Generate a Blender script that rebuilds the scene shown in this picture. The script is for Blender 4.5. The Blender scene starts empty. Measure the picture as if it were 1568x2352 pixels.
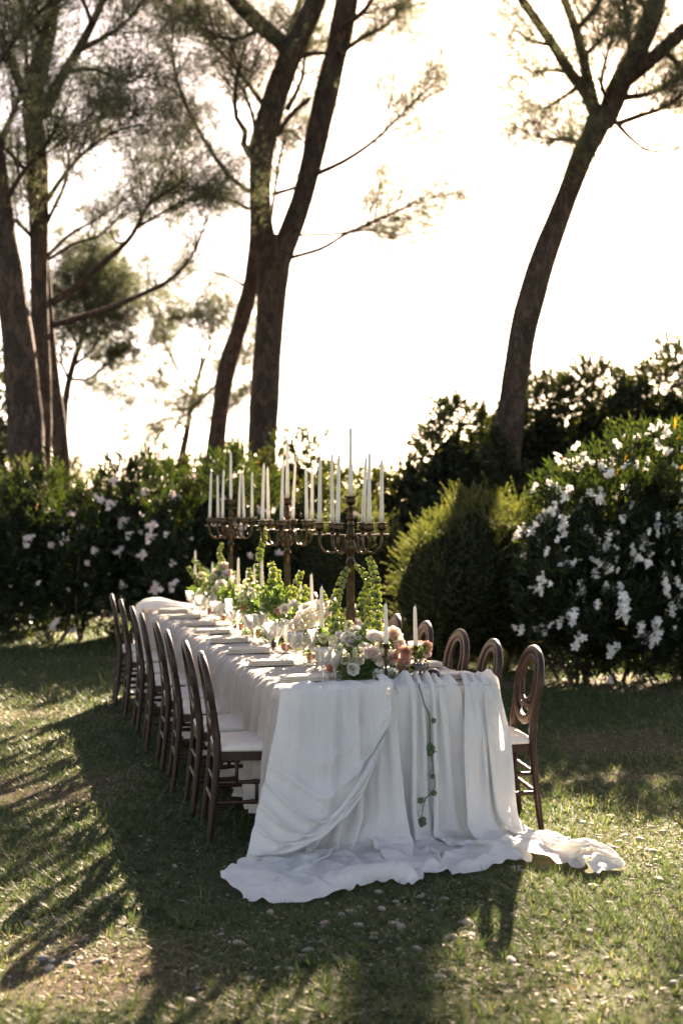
import bpy, math, random
import numpy as np
from mathutils import Vector, Matrix
from mathutils.bvhtree import BVHTree
R = math.radians
random.seed(7)
rng = np.random.default_rng(7)
scene = bpy.context.scene
col = scene.collection

# ------------------------------------------------------------------ camera
CAM_H, F = 1.68, 2850.0          # camera height in metres, focal length in pixels of a 1568 x 2352 picture
CX, HY = 784.0, 1165.0
cam_data = bpy.data.cameras.new('camera')
cam = bpy.data.objects.new('camera', cam_data); col.objects.link(cam)
cam.location = (0, 0, CAM_H); cam.rotation_euler = (R(90), 0, 0)
cam_data.sensor_fit = 'VERTICAL'; cam_data.sensor_height = 36.0
cam_data.lens = 36.0 * F / 2352.0
cam_data.shift_y = -11.0 / 2352.0
cam_data.clip_start = 0.05; cam_data.clip_end = 2000
cam_data.dof.use_dof = True; cam_data.dof.focus_distance = 6.35; cam_data.dof.aperture_fstop = 1.9
scene.camera = cam

# ------------------------------------------------------------------ sky, sun, exposure
SUN_AZ, SUN_EL = R(13.3), R(24.5)
world = bpy.data.worlds.new('World'); scene.world = world; world.use_nodes = True
nt = world.node_tree; nt.nodes.clear()
sky = nt.nodes.new('ShaderNodeTexSky'); sky.sky_type = 'NISHITA'; sky.sun_disc = False
sky.sun_elevation = SUN_EL; sky.sun_rotation = SUN_AZ
sky.air_density = 0.45; sky.dust_density = 0.7; sky.ozone_density = 0.3; sky.altitude = 50
bg = nt.nodes.new('ShaderNodeBackground'); bg.inputs['Strength'].default_value = 0.06
wo = nt.nodes.new('ShaderNodeOutputWorld')
nt.links.new(sky.outputs[0], bg.inputs['Color']); nt.links.new(bg.outputs[0], wo.inputs['Surface'])
sun_data = bpy.data.lights.new('sun', 'SUN'); sun = bpy.data.objects.new('sun', sun_data); col.objects.link(sun)
sun_data.energy = 5.0; sun_data.angle = R(0.6); sun_data.color = (1.0, 0.985, 0.965)
SDIR = Vector((math.sin(SUN_AZ) * math.cos(SUN_EL), math.cos(SUN_AZ) * math.cos(SUN_EL), math.sin(SUN_EL)))
sun.rotation_euler = SDIR.to_track_quat('Z', 'Y').to_euler()
sun.location = SDIR * 60
scene.view_settings.view_transform = 'Standard'; scene.view_settings.look = 'None'
scene.view_settings.exposure = 3.12; scene.view_settings.gamma = 1.0
scene.view_settings.use_curve_mapping = False
scene.view_settings.use_white_balance = True; scene.view_settings.white_balance_temperature = 10200; scene.view_settings.white_balance_tint = 18
scene.render.engine = 'CYCLES'
scene.cycles.max_bounces = 8; scene.cycles.transparent_max_bounces = 16
scene.cycles.diffuse_bounces = 3; scene.cycles.glossy_bounces = 3; scene.cycles.transmission_bounces = 6
scene.cycles.caustics_reflective = False; scene.cycles.caustics_refractive = False
scene.cycles.sample_clamp_indirect = 6.0
scene.cycles.use_denoising = True; scene.cycles.denoising_prefilter = 'ACCURATE'

# ------------------------------------------------------------------ helpers
def at(px, py, Y):
    return np.array([(px - CX) / F * Y, Y, CAM_H - (py - HY) / F * Y])
T0 = np.array([-0.29, 6.18, 0.0])
PV = np.array([0.960, 0.281, 0.0]); DV = np.array([-0.281, 0.960, 0.0])
def tp(p, d, z=0.0):
    return T0 + PV * p + DV * d + np.array([0, 0, z])
TABLE_ROT = math.atan2(0.281, 0.960)
ZT = 0.772                        # height of the cloth on the table
D0, D1, PW = -0.08, 5.2, 1.10     # table extent along its length and its width

def tag(o, label=None, cat=None, group=None, kind=None):
    if label: o['label'] = label
    if cat: o['category'] = cat
    if group: o['group'] = group
    if kind: o['kind'] = kind
    return o

def link(name, me, mat=None, parent=None, loc=None, rot=None, scl=None):
    o = bpy.data.objects.new(name, me); col.objects.link(o)
    if mat is not None and me is not None and len(me.materials) == 0: me.materials.append(mat)
    if parent is not None: o.parent = parent
    if loc is not None: o.location = tuple(loc)
    if rot is not None: o.rotation_euler = rot
    if scl is not None: o.scale = (scl, scl, scl) if np.isscalar(scl) else scl
    return o

def empty(name, loc, rz=0.0):
    o = bpy.data.objects.new(name, None); col.objects.link(o)
    o.location = tuple(loc); o.rotation_euler = (0, 0, rz); o.empty_display_size = 0.1
    return o

def np_mesh(name, V, Fc, mat=None, rnd=None, smooth=False):
    """V (n,3), Fc (m,k) all faces of one arity."""
    V = np.asarray(V, np.float32); Fc = np.asarray(Fc, np.int32)
    me = bpy.data.meshes.new(name)
    m, k = Fc.shape
    me.vertices.add(len(V)); me.vertices.foreach_set('co', V.ravel())
    me.loops.add(m * k); me.loops.foreach_set('vertex_index', Fc.ravel())
    me.polygons.add(m); me.polygons.foreach_set('loop_start', np.arange(0, m * k, k, dtype=np.int32))
    if smooth: me.polygons.foreach_set('use_smooth', np.ones(m, bool))
    if rnd is not None:
        a = me.attributes.new('rnd', 'FLOAT', 'FACE'); a.data.foreach_set('value', np.asarray(rnd, np.float32))
    me.update(calc_edges=True)
    if mat is not None: me.materials.append(mat)
    return me

class MB:
    def __init__(s): s.v = []; s.f = []; s.n = 0; s.r = []
    def add(s, V, Fc, rnd=0.5):
        V = np.asarray(V, float)
        s.v.append(V); s.f.extend([[int(i) + s.n for i in f] for f in Fc]); s.n += len(V)
        s.r.extend(list(rnd) if hasattr(rnd, '__len__') else [rnd] * len(Fc)); return s
    def mesh(s, name, mat, smooth=True):
        me = bpy.data.meshes.new(name)
        me.from_pydata(np.concatenate(s.v).tolist(), [], s.f)
        a = me.attributes.new('rnd', 'FLOAT', 'FACE'); a.data.foreach_set('value', np.asarray(s.r, np.float32))
        if smooth: me.polygons.foreach_set('use_smooth', [True] * len(me.polygons))
        me.update()
        if mat is not None: me.materials.append(mat)
        return me
    def build(s, name, mat, parent=None, smooth=True, **k):
        return link(name, s.mesh(name, mat, smooth), None, parent, **k)

def norm(a):
    a = np.asarray(a, float); return a / np.maximum(np.linalg.norm(a, axis=-1, keepdims=True), 1e-9)

def frames(P, ref=None, closed=False):
    P = np.asarray(P, float); n = len(P)
    if closed: T = norm(np.roll(P, -1, 0) - np.roll(P, 1, 0))
    else:
        T = np.empty_like(P); T[1:-1] = P[2:] - P[:-2]; T[0] = P[1] - P[0]; T[-1] = P[-1] - P[-2]; T = norm(T)
    if ref is not None:
        B = norm(np.cross(T, np.asarray(ref, float)[None])); N = np.cross(B, T); return T, N, B
    N = np.empty_like(P)
    a = np.array([0, 0, 1.0]) if abs(T[0][2]) < 0.9 else np.array([1.0, 0, 0])
    N[0] = norm(a - T[0] * a.dot(T[0]))
    for i in range(1, n):
        v = N[i - 1] - T[i] * N[i - 1].dot(T[i]); N[i] = norm(v)
    return T, N, np.cross(T, N)

def sweep(P, prof, ref=None, closed=False, scale=None, cap=True):
    """sweep a closed 2D profile (k,2) along P; profile x along N, y along B"""
    P = np.asarray(P, float); T, N, B = frames(P, ref, closed)
    prof = np.asarray(prof, float); k = len(prof); n = len(P)
    sc = np.ones(n) if scale is None else np.asarray(scale, float)
    V = P[:, None] + sc[:, None, None] * (N[:, None] * prof[None, :, :1] + B[:, None] * prof[None, :, 1:])
    Fc = []
    for i in range(n if closed else n - 1):
        a, b = i * k, ((i + 1) % n) * k
        for j in range(k):
            j2 = (j + 1) % k; Fc.append([a + j, a + j2, b + j2, b + j])
    if cap and not closed:
        Fc.append(list(range(k))[::-1]); Fc.append([(n - 1) * k + j for j in range(k)])
    return V.reshape(-1, 3), Fc

def circ(k, r=1.0, ry=None):
    t = np.arange(k) * 2 * np.pi / k
    return np.stack([np.cos(t) * r, np.sin(t) * (r if ry is None else ry)], 1)
def rrect(w, h, b):
    w, h = w / 2, h / 2
    return np.array([(w, -h + b), (w, h - b), (w - b, h), (-w + b, h), (-w, h - b), (-w, -h + b), (-w + b, -h), (w - b, -h)])
def tube(P, r, k=8, cap=True):
    P = np.asarray(P, float); r = np.broadcast_to(np.asarray(r, float), (len(P),))
    return sweep(P, circ(k), None, False, r, cap)
def lathe(prof, k=24, rib=0, amp=0.0, ribfn=None, c=(0, 0, 0)):
    prof = np.asarray(prof, float); n = len(prof); t = np.arange(k) * 2 * np.pi / k
    rr = prof[:, :1] * np.ones((1, k))
    if rib:
        w = np.ones(n) if ribfn is None else np.array([ribfn(z) for z in prof[:, 1]])
        rr = rr * (1 + amp * w[:, None] * np.cos(rib * t)[None])
    V = np.stack([rr * np.cos(t), rr * np.sin(t), prof[:, 1:] * np.ones((1, k))], 2) + np.asarray(c)
    Fc = []
    for i in range(n - 1):
        for j in range(k):
            j2 = (j + 1) % k; Fc.append([i * k + j, i * k + j2, (i + 1) * k + j2, (i + 1) * k + j])
    return V.reshape(-1, 3), Fc
def spline(P, n):
    """Catmull-Rom through the points"""
    P = np.asarray(P, float)
    Q = np.vstack([2 * P[0] - P[1], P, 2 * P[-1] - P[-2]]); m = len(P) - 1
    t = np.linspace(0, m, n); i = np.minimum(t.astype(int), m - 1); u = (t - i)[:, None]
    a, b, c, d = Q[i], Q[i + 1], Q[i + 2], Q[i + 3]
    return 0.5 * (2 * b + (c - a) * u + (2 * a - 5 * b + 4 * c - d) * u ** 2 + (3 * b - a - 3 * c + d) * u ** 3)
def box(c, s):
    c = np.asarray(c, float); s = np.asarray(s, float) / 2
    V = np.array([[x, y, z] for x in (-1, 1) for y in (-1, 1) for z in (-1, 1)]) * s + c
    return V, [[0, 1, 3, 2], [4, 6, 7, 5], [0, 4, 5, 1], [2, 3, 7, 6], [0, 2, 6, 4], [1, 5, 7, 3]]
def hsh(i, j, k, seed):
    h = (np.asarray(i, np.int64) * 374761393 + np.asarray(j, np.int64) * 668265263 + np.asarray(k, np.int64) * 2147483647 + seed * 974634777) & 0x7fffffff
    h = (h ^ (h >> 13)) * 1274126177 & 0x7fffffff
    return ((h ^ (h >> 16)) & 0xffff) / 65535.0
def vnoise(x, y, z=0.0, seed=1):
    x, y, z = np.broadcast_arrays(np.asarray(x, float), np.asarray(y, float), np.asarray(z, float))
    i, j, k = np.floor(x).astype(np.int64), np.floor(y).astype(np.int64), np.floor(z).astype(np.int64)
    u, v, w = x - i, y - j, z - k
    u, v, w = [a * a * (3 - 2 * a) for a in (u, v, w)]
    r = 0
    for a in (0, 1):
        for b in (0, 1):
            for c in (0, 1):
                r = r + hsh(i + a, j + b, k + c, seed) * (u if a else 1 - u) * (v if b else 1 - v) * (w if c else 1 - w)
    return r
def fbm(x, y, z=0.0, seed=1, o=4):
    s, a, t = 0, 1.0, 0
    for k in range(o):
        s = s + a * vnoise(np.asarray(x) * 2 ** k, np.asarray(y) * 2 ** k, np.asarray(z) * 2 ** k, seed + k); t += a; a *= 0.5
    return s / t
def sph(n, up=None):
    v = norm(rng.normal(size=(n, 3)))
    if up is not None: v[:, 2] = np.abs(v[:, 2]) if up == 1 else v[:, 2]
    return v

def leaves(pos, axis, nrm, L, W, fold=0.15, droop=0.08, mid=0.45):
    """lance-shaped folded leaves; returns V (4n,3) and triangles (2n,3)"""
    n = len(pos); t = norm(axis); b = norm(np.cross(nrm, t)); m = np.cross(t, b)
    L = np.broadcast_to(np.asarray(L, float), (n,))[:, None]; W = np.broadcast_to(np.asarray(W, float), (n,))[:, None]
    V = np.stack([pos, pos + t * L * mid + b * W / 2 + m * W * fold, pos + t * L - m * L * droop,
                  pos + t * L * mid - b * W / 2 + m * W * fold], 1)
    base = (np.arange(n) * 4)[:, None]
    T = np.array([[0, 2, 1], [0, 3, 2]])
    return V.reshape(-1, 3), (base[:, :, None] + T[None]).reshape(-1, 3)
def blades(pos, axis, side, L, W, bend):
    """thin triangles (needles, grass)"""
    n = len(pos)
    L = np.broadcast_to(np.asarray(L, float), (n,))[:, None]; W = np.broadcast_to(np.asarray(W, float), (n,))[:, None]
    V = np.stack([pos - side * W / 2, pos + side * W / 2, pos + axis * L + bend], 1)
    return V.reshape(-1, 3), np.arange(3 * n).reshape(n, 3)

# ------------------------------------------------------------------ materials
def newmat(name):
    m = bpy.data.materials.new(name); m.use_nodes = True; n = m.node_tree; n.nodes.clear()
    out = n.nodes.new('ShaderNodeOutputMaterial'); return m, n, out
def N(nt, t, **kw):
    n = nt.nodes.new(t)
    for k, v in kw.items():
        if k in n.inputs: n.inputs[k].default_value = v
        else: setattr(n, k, v)
    return n
def ramp(nt, fac, stops):
    r = nt.nodes.new('ShaderNodeValToRGB'); e = r.color_ramp.elements
    while len(e) < len(stops): e.new(0.5)
    for i, (p, c) in enumerate(stops):
        e[i].position = p; e[i].color = (*c, 1)
    nt.links.new(fac, r.inputs[0]); return r.outputs[0]
def noise_mat(name, stops, scale=8.0, rough=0.6, bump=0.0, bscale=40.0, metallic=0.0, stretch=(1, 1, 1), coat=0.0, spec=0.5, detail=6.0, bdist=0.01, trans=0.0):
    m, n, out = newmat(name); L = n.links.new
    tc = N(n, 'ShaderNodeTexCoord'); mp = N(n, 'ShaderNodeMapping'); mp.inputs['Scale'].default_value = stretch
    L(tc.outputs['Object'], mp.inputs[0])
    no = N(n, 'ShaderNodeTexNoise', Scale=scale, Detail=detail, Roughness=0.6); L(mp.outputs[0], no.inputs['Vector'])
    c = ramp(n, no.outputs[0], stops)
    b = N(n, 'ShaderNodeBsdfPrincipled'); L(c, b.inputs['Base Color'])
    b.inputs['Roughness'].default_value = rough; b.inputs['Metallic'].default_value = metallic
    b.inputs['Coat Weight'].default_value = coat; b.inputs['Specular IOR Level'].default_value = spec
    if bump:
        n2 = N(n, 'ShaderNodeTexNoise', Scale=bscale, Detail=5.0); L(mp.outputs[0], n2.inputs['Vector'])
        bp = N(n, 'ShaderNodeBump', Strength=bump, Distance=bdist); L(n2.outputs[0], bp.inputs['Height']); L(bp.outputs[0], b.inputs['Normal'])
    if trans:
        tr = N(n, 'ShaderNodeBsdfTranslucent'); L(c, tr.inputs[0]); mx = N(n, 'ShaderNodeMixShader'); mx.inputs[0].default_value = trans
        L(b.outputs[0], mx.inputs[1]); L(tr.outputs[0], mx.inputs[2]); L(mx.outputs[0], out.inputs[0])
    else: L(b.outputs[0], out.inputs[0])
    return m
def leaf_mat(name, stops, tcol, trans=0.35, rough=0.45, spec=0.4):
    m, n, out = newmat(name); L = n.links.new
    at_ = N(n, 'ShaderNodeAttribute', attribute_name='rnd')
    c = ramp(n, at_.outputs['Fac'], stops)
    b = N(n, 'ShaderNodeBsdfPrincipled', Roughness=rough); L(c, b.inputs['Base Color']); b.inputs['Specular IOR Level'].default_value = spec
    tr = N(n, 'ShaderNodeBsdfTranslucent')
    mxc = N(n, 'ShaderNodeMix', data_type='RGBA', blend_type='MULTIPLY'); mxc.inputs[0].default_value = 1.0
    L(c, mxc.inputs[6]); mxc.inputs[7].default_value = (*tcol, 1); L(mxc.outputs[2], tr.inputs[0])
    mx = N(n, 'ShaderNodeMixShader'); mx.inputs[0].default_value = trans
    L(b.outputs[0], mx.inputs[1]); L(tr.outputs[0], mx.inputs[2]); L(mx.outputs[0], out.inputs[0])
    return m

M = {}
M['wood'] = noise_mat('dark_stained_wood', [(0.3, (0.014, 0.005, 0.003)), (0.55, (0.033, 0.0115, 0.0062)), (0.8, (0.095, 0.032, 0.015))], 9, 0.48, 0.15, 60, stretch=(6, 6, 0.8), coat=0.08, bdist=0.002, spec=0.35)
M['pad'] = noise_mat('cream_seat_fabric', [(0.3, (0.66, 0.60, 0.53)), (0.7, (0.74, 0.69, 0.62))], 30, 0.85, 0.3, 400, bdist=0.001, spec=0.2)
M['bronze'] = noise_mat('aged_bronze', [(0.35, (0.022, 0.016, 0.011)), (0.58, (0.085, 0.055, 0.027)), (0.8, (0.26, 0.165, 0.075))], 22, 0.40, 0.25, 90, metallic=0.9, bdist=0.002)
M['brass'] = noise_mat('worn_brass', [(0.3, (0.25, 0.13, 0.05)), (0.7, (0.50, 0.28, 0.12))], 40, 0.3, 0.1, 90, metallic=1.0, bdist=0.001)
M['silver'] = noise_mat('tarnished_silver', [(0.35, (0.20, 0.18, 0.15)), (0.7, (0.60, 0.57, 0.50))], 30, 0.25, 0.1, 60, metallic=1.0, bdist=0.001)
M['wax'] = noise_mat('ivory_wax', [(0.3, (0.74, 0.68, 0.57)), (0.7, (0.80, 0.75, 0.65))], 12, 0.42, 0.12, 30, trans=0.16, bdist=0.003)
M['wick'] = noise_mat('candle_wick', [(0.3, (0.55, 0.5, 0.42)), (0.7, (0.65, 0.6, 0.5))], 40, 0.9)
M['napkin'] = noise_mat('oat_linen', [(0.3, (0.66, 0.58, 0.47)), (0.7, (0.78, 0.71, 0.60))], 14, 0.9, 0.4, 300, spec=0.15, bdist=0.001, trans=0.08)
M['table'] = noise_mat('plain_table_wood', [(0.3, (0.20, 0.13, 0.08)), (0.7, (0.3, 0.2, 0.12))], 8, 0.6, stretch=(1, 8, 1))
def bark_mat():
    m, n, out = newmat('pine_bark'); L = n.links.new
    tc = N(n, 'ShaderNodeTexCoord'); mp = N(n, 'ShaderNodeMapping'); mp.inputs['Scale'].default_value = (1, 1, 0.35); L(tc.outputs['Object'], mp.inputs[0])
    nz = N(n, 'ShaderNodeTexNoise', Scale=6.0, Detail=4.0); L(mp.outputs[0], nz.inputs['Vector'])
    mixv = N(n, 'ShaderNodeMix', data_type='RGBA'); mixv.inputs[0].default_value = 0.22; L(mp.outputs[0], mixv.inputs[6]); L(nz.outputs['Color'], mixv.inputs[7])
    vo = N(n, 'ShaderNodeTexVoronoi', Scale=17.0); vo.feature = 'DISTANCE_TO_EDGE'; L(mixv.outputs[2], vo.inputs['Vector'])
    vc = N(n, 'ShaderNodeTexVoronoi', Scale=17.0); L(mixv.outputs[2], vc.inputs['Vector'])
    c1 = ramp(n, vc.outputs['Color'], [(0.1, (0.040, 0.029, 0.023)), (0.5, (0.066, 0.045, 0.034)), (0.9, (0.100, 0.064, 0.046))])
    c2 = ramp(n, vo.outputs[0], [(0.0, (0.5, 0.46, 0.44)), (0.10, (1, 1, 1))])
    mx = N(n, 'ShaderNodeMix', data_type='RGBA', blend_type='MULTIPLY'); mx.inputs[0].default_value = 1; L(c1, mx.inputs[6]); L(c2, mx.inputs[7])
    b = N(n, 'ShaderNodeBsdfPrincipled', Roughness=0.92); b.inputs['Specular IOR Level'].default_value = 0.15
    L(mx.outputs[2], b.inputs['Base Color'])
    bp = N(n, 'ShaderNodeBump', Strength=0.9, Distance=0.03); L(vo.outputs[0], bp.inputs['Height']); L(bp.outputs[0], b.inputs['Normal'])
    L(b.outputs[0], out.inputs[0]); return m
M['bark'] = bark_mat()
M['inner'] = noise_mat('dark_shade_core', [(0.35, (0.008, 0.011, 0.005)), (0.6, (0.019, 0.023, 0.011)), (0.8, (0.036, 0.034, 0.017))], 26, 0.95, 1.0, 30, bdist=0.05, spec=0.05)  # dark filler for the solid cores added inside the shrubs to keep them shady
M['stem'] = noise_mat('shrub_stem_bark', [(0.3, (0.06, 0.04, 0.025)), (0.7, (0.13, 0.09, 0.055))], 20, 0.9)
def cloth_mat(name, c1, c2, weave, trans, warm):
    m, n, out = newmat(name); L = n.links.new
    tc = N(n, 'ShaderNodeTexCoord')
    no = N(n, 'ShaderNodeTexNoise', Scale=5.0, Detail=6.0, Roughness=0.65); L(tc.outputs['Object'], no.inputs['Vector'])
    c = ramp(n, no.outputs[0], [(0.3, c1), (0.7, c2)])
    b = N(n, 'ShaderNodeBsdfPrincipled', Roughness=0.92); b.inputs['Specular IOR Level'].default_value = 0.12; L(c, b.inputs['Base Color'])
    b.inputs['Sheen Weight'].default_value = 0.15
    w = N(n, 'ShaderNodeTexNoise', Scale=weave, Detail=3.0); L(tc.outputs['Object'], w.inputs['Vector'])
    w2 = N(n, 'ShaderNodeTexNoise', Scale=28.0, Detail=5.0, Roughness=0.7); L(tc.outputs['Object'], w2.inputs['Vector'])
    mp = N(n, 'ShaderNodeMapping'); mp.inputs['Scale'].default_value = (34, 34, 3.0); L(tc.outputs['Object'], mp.inputs[0])
    w3 = N(n, 'ShaderNodeTexNoise', Scale=1.0, Detail=4.0, Roughness=0.6); L(mp.outputs[0], w3.inputs['Vector'])
    a3 = N(n, 'ShaderNodeMath', operation='MULTIPLY_ADD'); L(w3.outputs[0], a3.inputs[0]); a3.inputs[1].default_value = 1.5; L(w.outputs[0], a3.inputs[2])
    ad = N(n, 'ShaderNodeMath', operation='MULTIPLY_ADD'); L(w2.outputs[0], ad.inputs[0]); ad.inputs[1].default_value = 3.4; L(a3.outputs[0], ad.inputs[2])
    bp = N(n, 'ShaderNodeBump', Strength=0.6, Distance=0.010); L(ad.outputs[0], bp.inputs['Height']); L(bp.outputs[0], b.inputs['Normal'])
    tr = N(n, 'ShaderNodeBsdfTranslucent', Color=(*warm, 1)); mx = N(n, 'ShaderNodeMixShader'); mx.inputs[0].default_value = trans
    L(b.outputs[0], mx.inputs[1]); L(tr.outputs[0], mx.inputs[2]); L(mx.outputs[0], out.inputs[0]); return m
M['gauze'] = cloth_mat('white_cotton_gauze', (0.83, 0.82, 0.795), (0.90, 0.89, 0.865), 420.0, 0.30, (0.88, 0.85, 0.79))
M['taupe'] = cloth_mat('washed_taupe_cotton', (0.60, 0.51, 0.445), (0.72, 0.63, 0.56), 300.0, 0.12, (0.66, 0.55, 0.47))
def glass_mat():
    # thin cut crystal: mostly clear, mirror-like at grazing angles, a little light scattered by the facets
    m, n, out = newmat('cut_crystal'); L = n.links.new
    t = N(n, 'ShaderNodeBsdfTransparent', Color=(0.96, 0.965, 0.96, 1)); g = N(n, 'ShaderNodeBsdfGlossy', Roughness=0.10)
    f = N(n, 'ShaderNodeFresnel', IOR=1.62); ad = N(n, 'ShaderNodeMath', operation='MULTIPLY_ADD'); L(f.outputs[0], ad.inputs[0]); ad.inputs[1].default_value = 1.3; ad.inputs[2].default_value = 0.10
    mx = N(n, 'ShaderNodeMixShader'); L(ad.outputs[0], mx.inputs[0]); L(t.outputs[0], mx.inputs[1]); L(g.outputs[0], mx.inputs[2])
    tr = N(n, 'ShaderNodeBsdfTranslucent', Color=(0.96, 0.96, 0.95, 1)); m2 = N(n, 'ShaderNodeMixShader'); m2.inputs[0].default_value = 0.29
    L(mx.outputs[0], m2.inputs[1]); L(tr.outputs[0], m2.inputs[2]); L(m2.outputs[0], out.inputs[0]); return m
M['glass'] = glass_mat()
M['pine'] = leaf_mat('pine_needles', [(0.0, (0.044, 0.056, 0.035)), (0.6, (0.078, 0.090, 0.056)), (1.0, (0.130, 0.122, 0.078))], (1.7, 1.65, 1.35), 0.46, 0.6)
M['oleander'] = leaf_mat('oleander_leaf', [(0.0, (0.009, 0.017, 0.007)), (0.6, (0.017, 0.029, 0.011)), (0.97, (0.036, 0.052, 0.018)), (1.0, (0.26, 0.15, 0.03))], (2.5, 2.4, 0.9), 0.32, 0.45)
M['laurel'] = leaf_mat('laurel_leaf', [(0.0, (0.009, 0.014, 0.006)), (0.6, (0.018, 0.025, 0.010)), (1.0, (0.040, 0.042, 0.017))], (3.2, 2.9, 1.0), 0.30, 0.5)
M['feather'] = leaf_mat('feathery_shrub_leaf', [(0.0, (0.022, 0.031, 0.014)), (0.6, (0.040, 0.052, 0.022)), (1.0, (0.080, 0.085, 0.035))], (3.2, 2.9, 1.3), 0.38, 0.55)
M['grass'] = leaf_mat('grass_blade', [(0.0, (0.032, 0.052, 0.020)), (0.55, (0.056, 0.082, 0.032)), (0.86, (0.100, 0.118, 0.052)), (1.0, (0.32, 0.25, 0.15))], (2.0, 2.1, 1.5), 0.42, 0.45)
M['posy_leaf'] = leaf_mat('posy_foliage', [(0.0, (0.045, 0.085, 0.025)), (0.6, (0.09, 0.15, 0.045)), (1.0, (0.20, 0.26, 0.08))], (1.7, 1.8, 0.8), 0.38, 0.45)
M['bell'] = leaf_mat('bell_calyx_green', [(0.0, (0.13, 0.19, 0.05)), (0.6, (0.25, 0.32, 0.11)), (1.0, (0.42, 0.47, 0.23))], (1.5, 1.4, 0.9), 0.5, 0.45)
M['greenstem'] = noise_mat('green_stem', [(0.3, (0.05, 0.10, 0.025)), (0.7, (0.10, 0.16, 0.05))], 30, 0.6)
def petal_mat(name, a, b, t=0.38):
    return leaf_mat(name, [(0.0, a), (1.0, b)], (1.1, 1.05, 1.0), t + 0.08, 0.7, 0.2)
M['white_petal'] = petal_mat('white_petal', (0.78, 0.72, 0.62), (0.86, 0.83, 0.78))
M['blush_petal'] = petal_mat('blush_petal', (0.79, 0.62, 0.54), (0.86, 0.77, 0.70))
M['peach_petal'] = petal_mat('peach_petal', (0.62, 0.34, 0.25), (0.77, 0.52, 0.42))
M['cream_petal'] = petal_mat('cream_green_petal', (0.62, 0.64, 0.42), (0.80, 0.78, 0.62))
M['oleander_white'] = petal_mat('white_oleander_petal', (0.82, 0.80, 0.76), (0.90, 0.89, 0.86), 0.3)
M['oleander_pink'] = petal_mat('pink_oleander_petal', (0.80, 0.66, 0.66), (0.87, 0.79, 0.78), 0.3)
M['plum'] = noise_mat('black_plum_skin', [(0.3, (0.010, 0.006, 0.012)), (0.7, (0.030, 0.014, 0.022))], 6, 0.3, coat=0.2)
M['peach'] = noise_mat('peach_skin', [(0.3, (0.30, 0.07, 0.045)), (0.5, (0.42, 0.13, 0.06)), (0.75, (0.50, 0.24, 0.11))], 8, 0.6)
M['stone'] = noise_mat('river_stone', [(0.2, (0.17, 0.13, 0.105)), (0.5, (0.33, 0.28, 0.235)), (0.8, (0.50, 0.46, 0.41))], 9, 0.75, 0.3, 60, bdist=0.003)
M['stone2'] = noise_mat('warm_river_stone', [(0.2, (0.20, 0.13, 0.095)), (0.5, (0.34, 0.25, 0.19)), (0.8, (0.46, 0.37, 0.30))], 7, 0.78, 0.3, 60, bdist=0.003)
M['stone3'] = noise_mat('grey_river_stone', [(0.2, (0.09, 0.085, 0.08)), (0.5, (0.20, 0.19, 0.175)), (0.8, (0.33, 0.32, 0.30))], 7, 0.72, 0.3, 60, bdist=0.003)
def ground_mat():
    m, n, out = newmat('lawn_soil'); L = n.links.new
    tc = N(n, 'ShaderNodeTexCoord')
    a0 = N(n, 'ShaderNodeAttribute', attribute_name='bare'); a1 = N(n, 'ShaderNodeTexNoise', Scale=6.0, Detail=6.0, Roughness=0.7); L(tc.outputs['Object'], a1.inputs['Vector'])
    a = N(n, 'ShaderNodeMath', operation='MULTIPLY_ADD'); L(a1.outputs[0], a.inputs[0]); a.inputs[1].default_value = 0.9; L(a0.outputs['Fac'], a.inputs[2])
    b_ = N(n, 'ShaderNodeTexNoise', Scale=34.0, Detail=6.0, Roughness=0.7); L(tc.outputs['Object'], b_.inputs['Vector'])
    soil = ramp(n, b_.outputs[0], [(0.25, (0.040, 0.028, 0.018)), (0.5, (0.088, 0.062, 0.041)), (0.75, (0.17, 0.125, 0.088))])
    moss = ramp(n, b_.outputs[0], [(0.25, (0.026, 0.034, 0.013)), (0.5, (0.050, 0.058, 0.022)), (0.75, (0.105, 0.095, 0.045))])
    fac = ramp(n, a.outputs[0], [(0.86, (0, 0, 0)), (1.12, (1, 1, 1))])
    mx = N(n, 'ShaderNodeMix', data_type='RGBA'); L(fac, mx.inputs[0]); L(moss, mx.inputs[6]); L(soil, mx.inputs[7])
    p = N(n, 'ShaderNodeBsdfPrincipled', Roughness=0.95); p.inputs['Specular IOR Level'].default_value = 0.15; L(mx.outputs[2], p.inputs['Base Color'])
    bp = N(n, 'ShaderNodeBump', Strength=0.8, Distance=0.02); L(b_.outputs[0], bp.inputs['Height']); L(bp.outputs[0], p.inputs['Normal'])
    L(p.outputs[0], out.inputs[0]); return m
M['ground'] = ground_mat()

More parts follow.
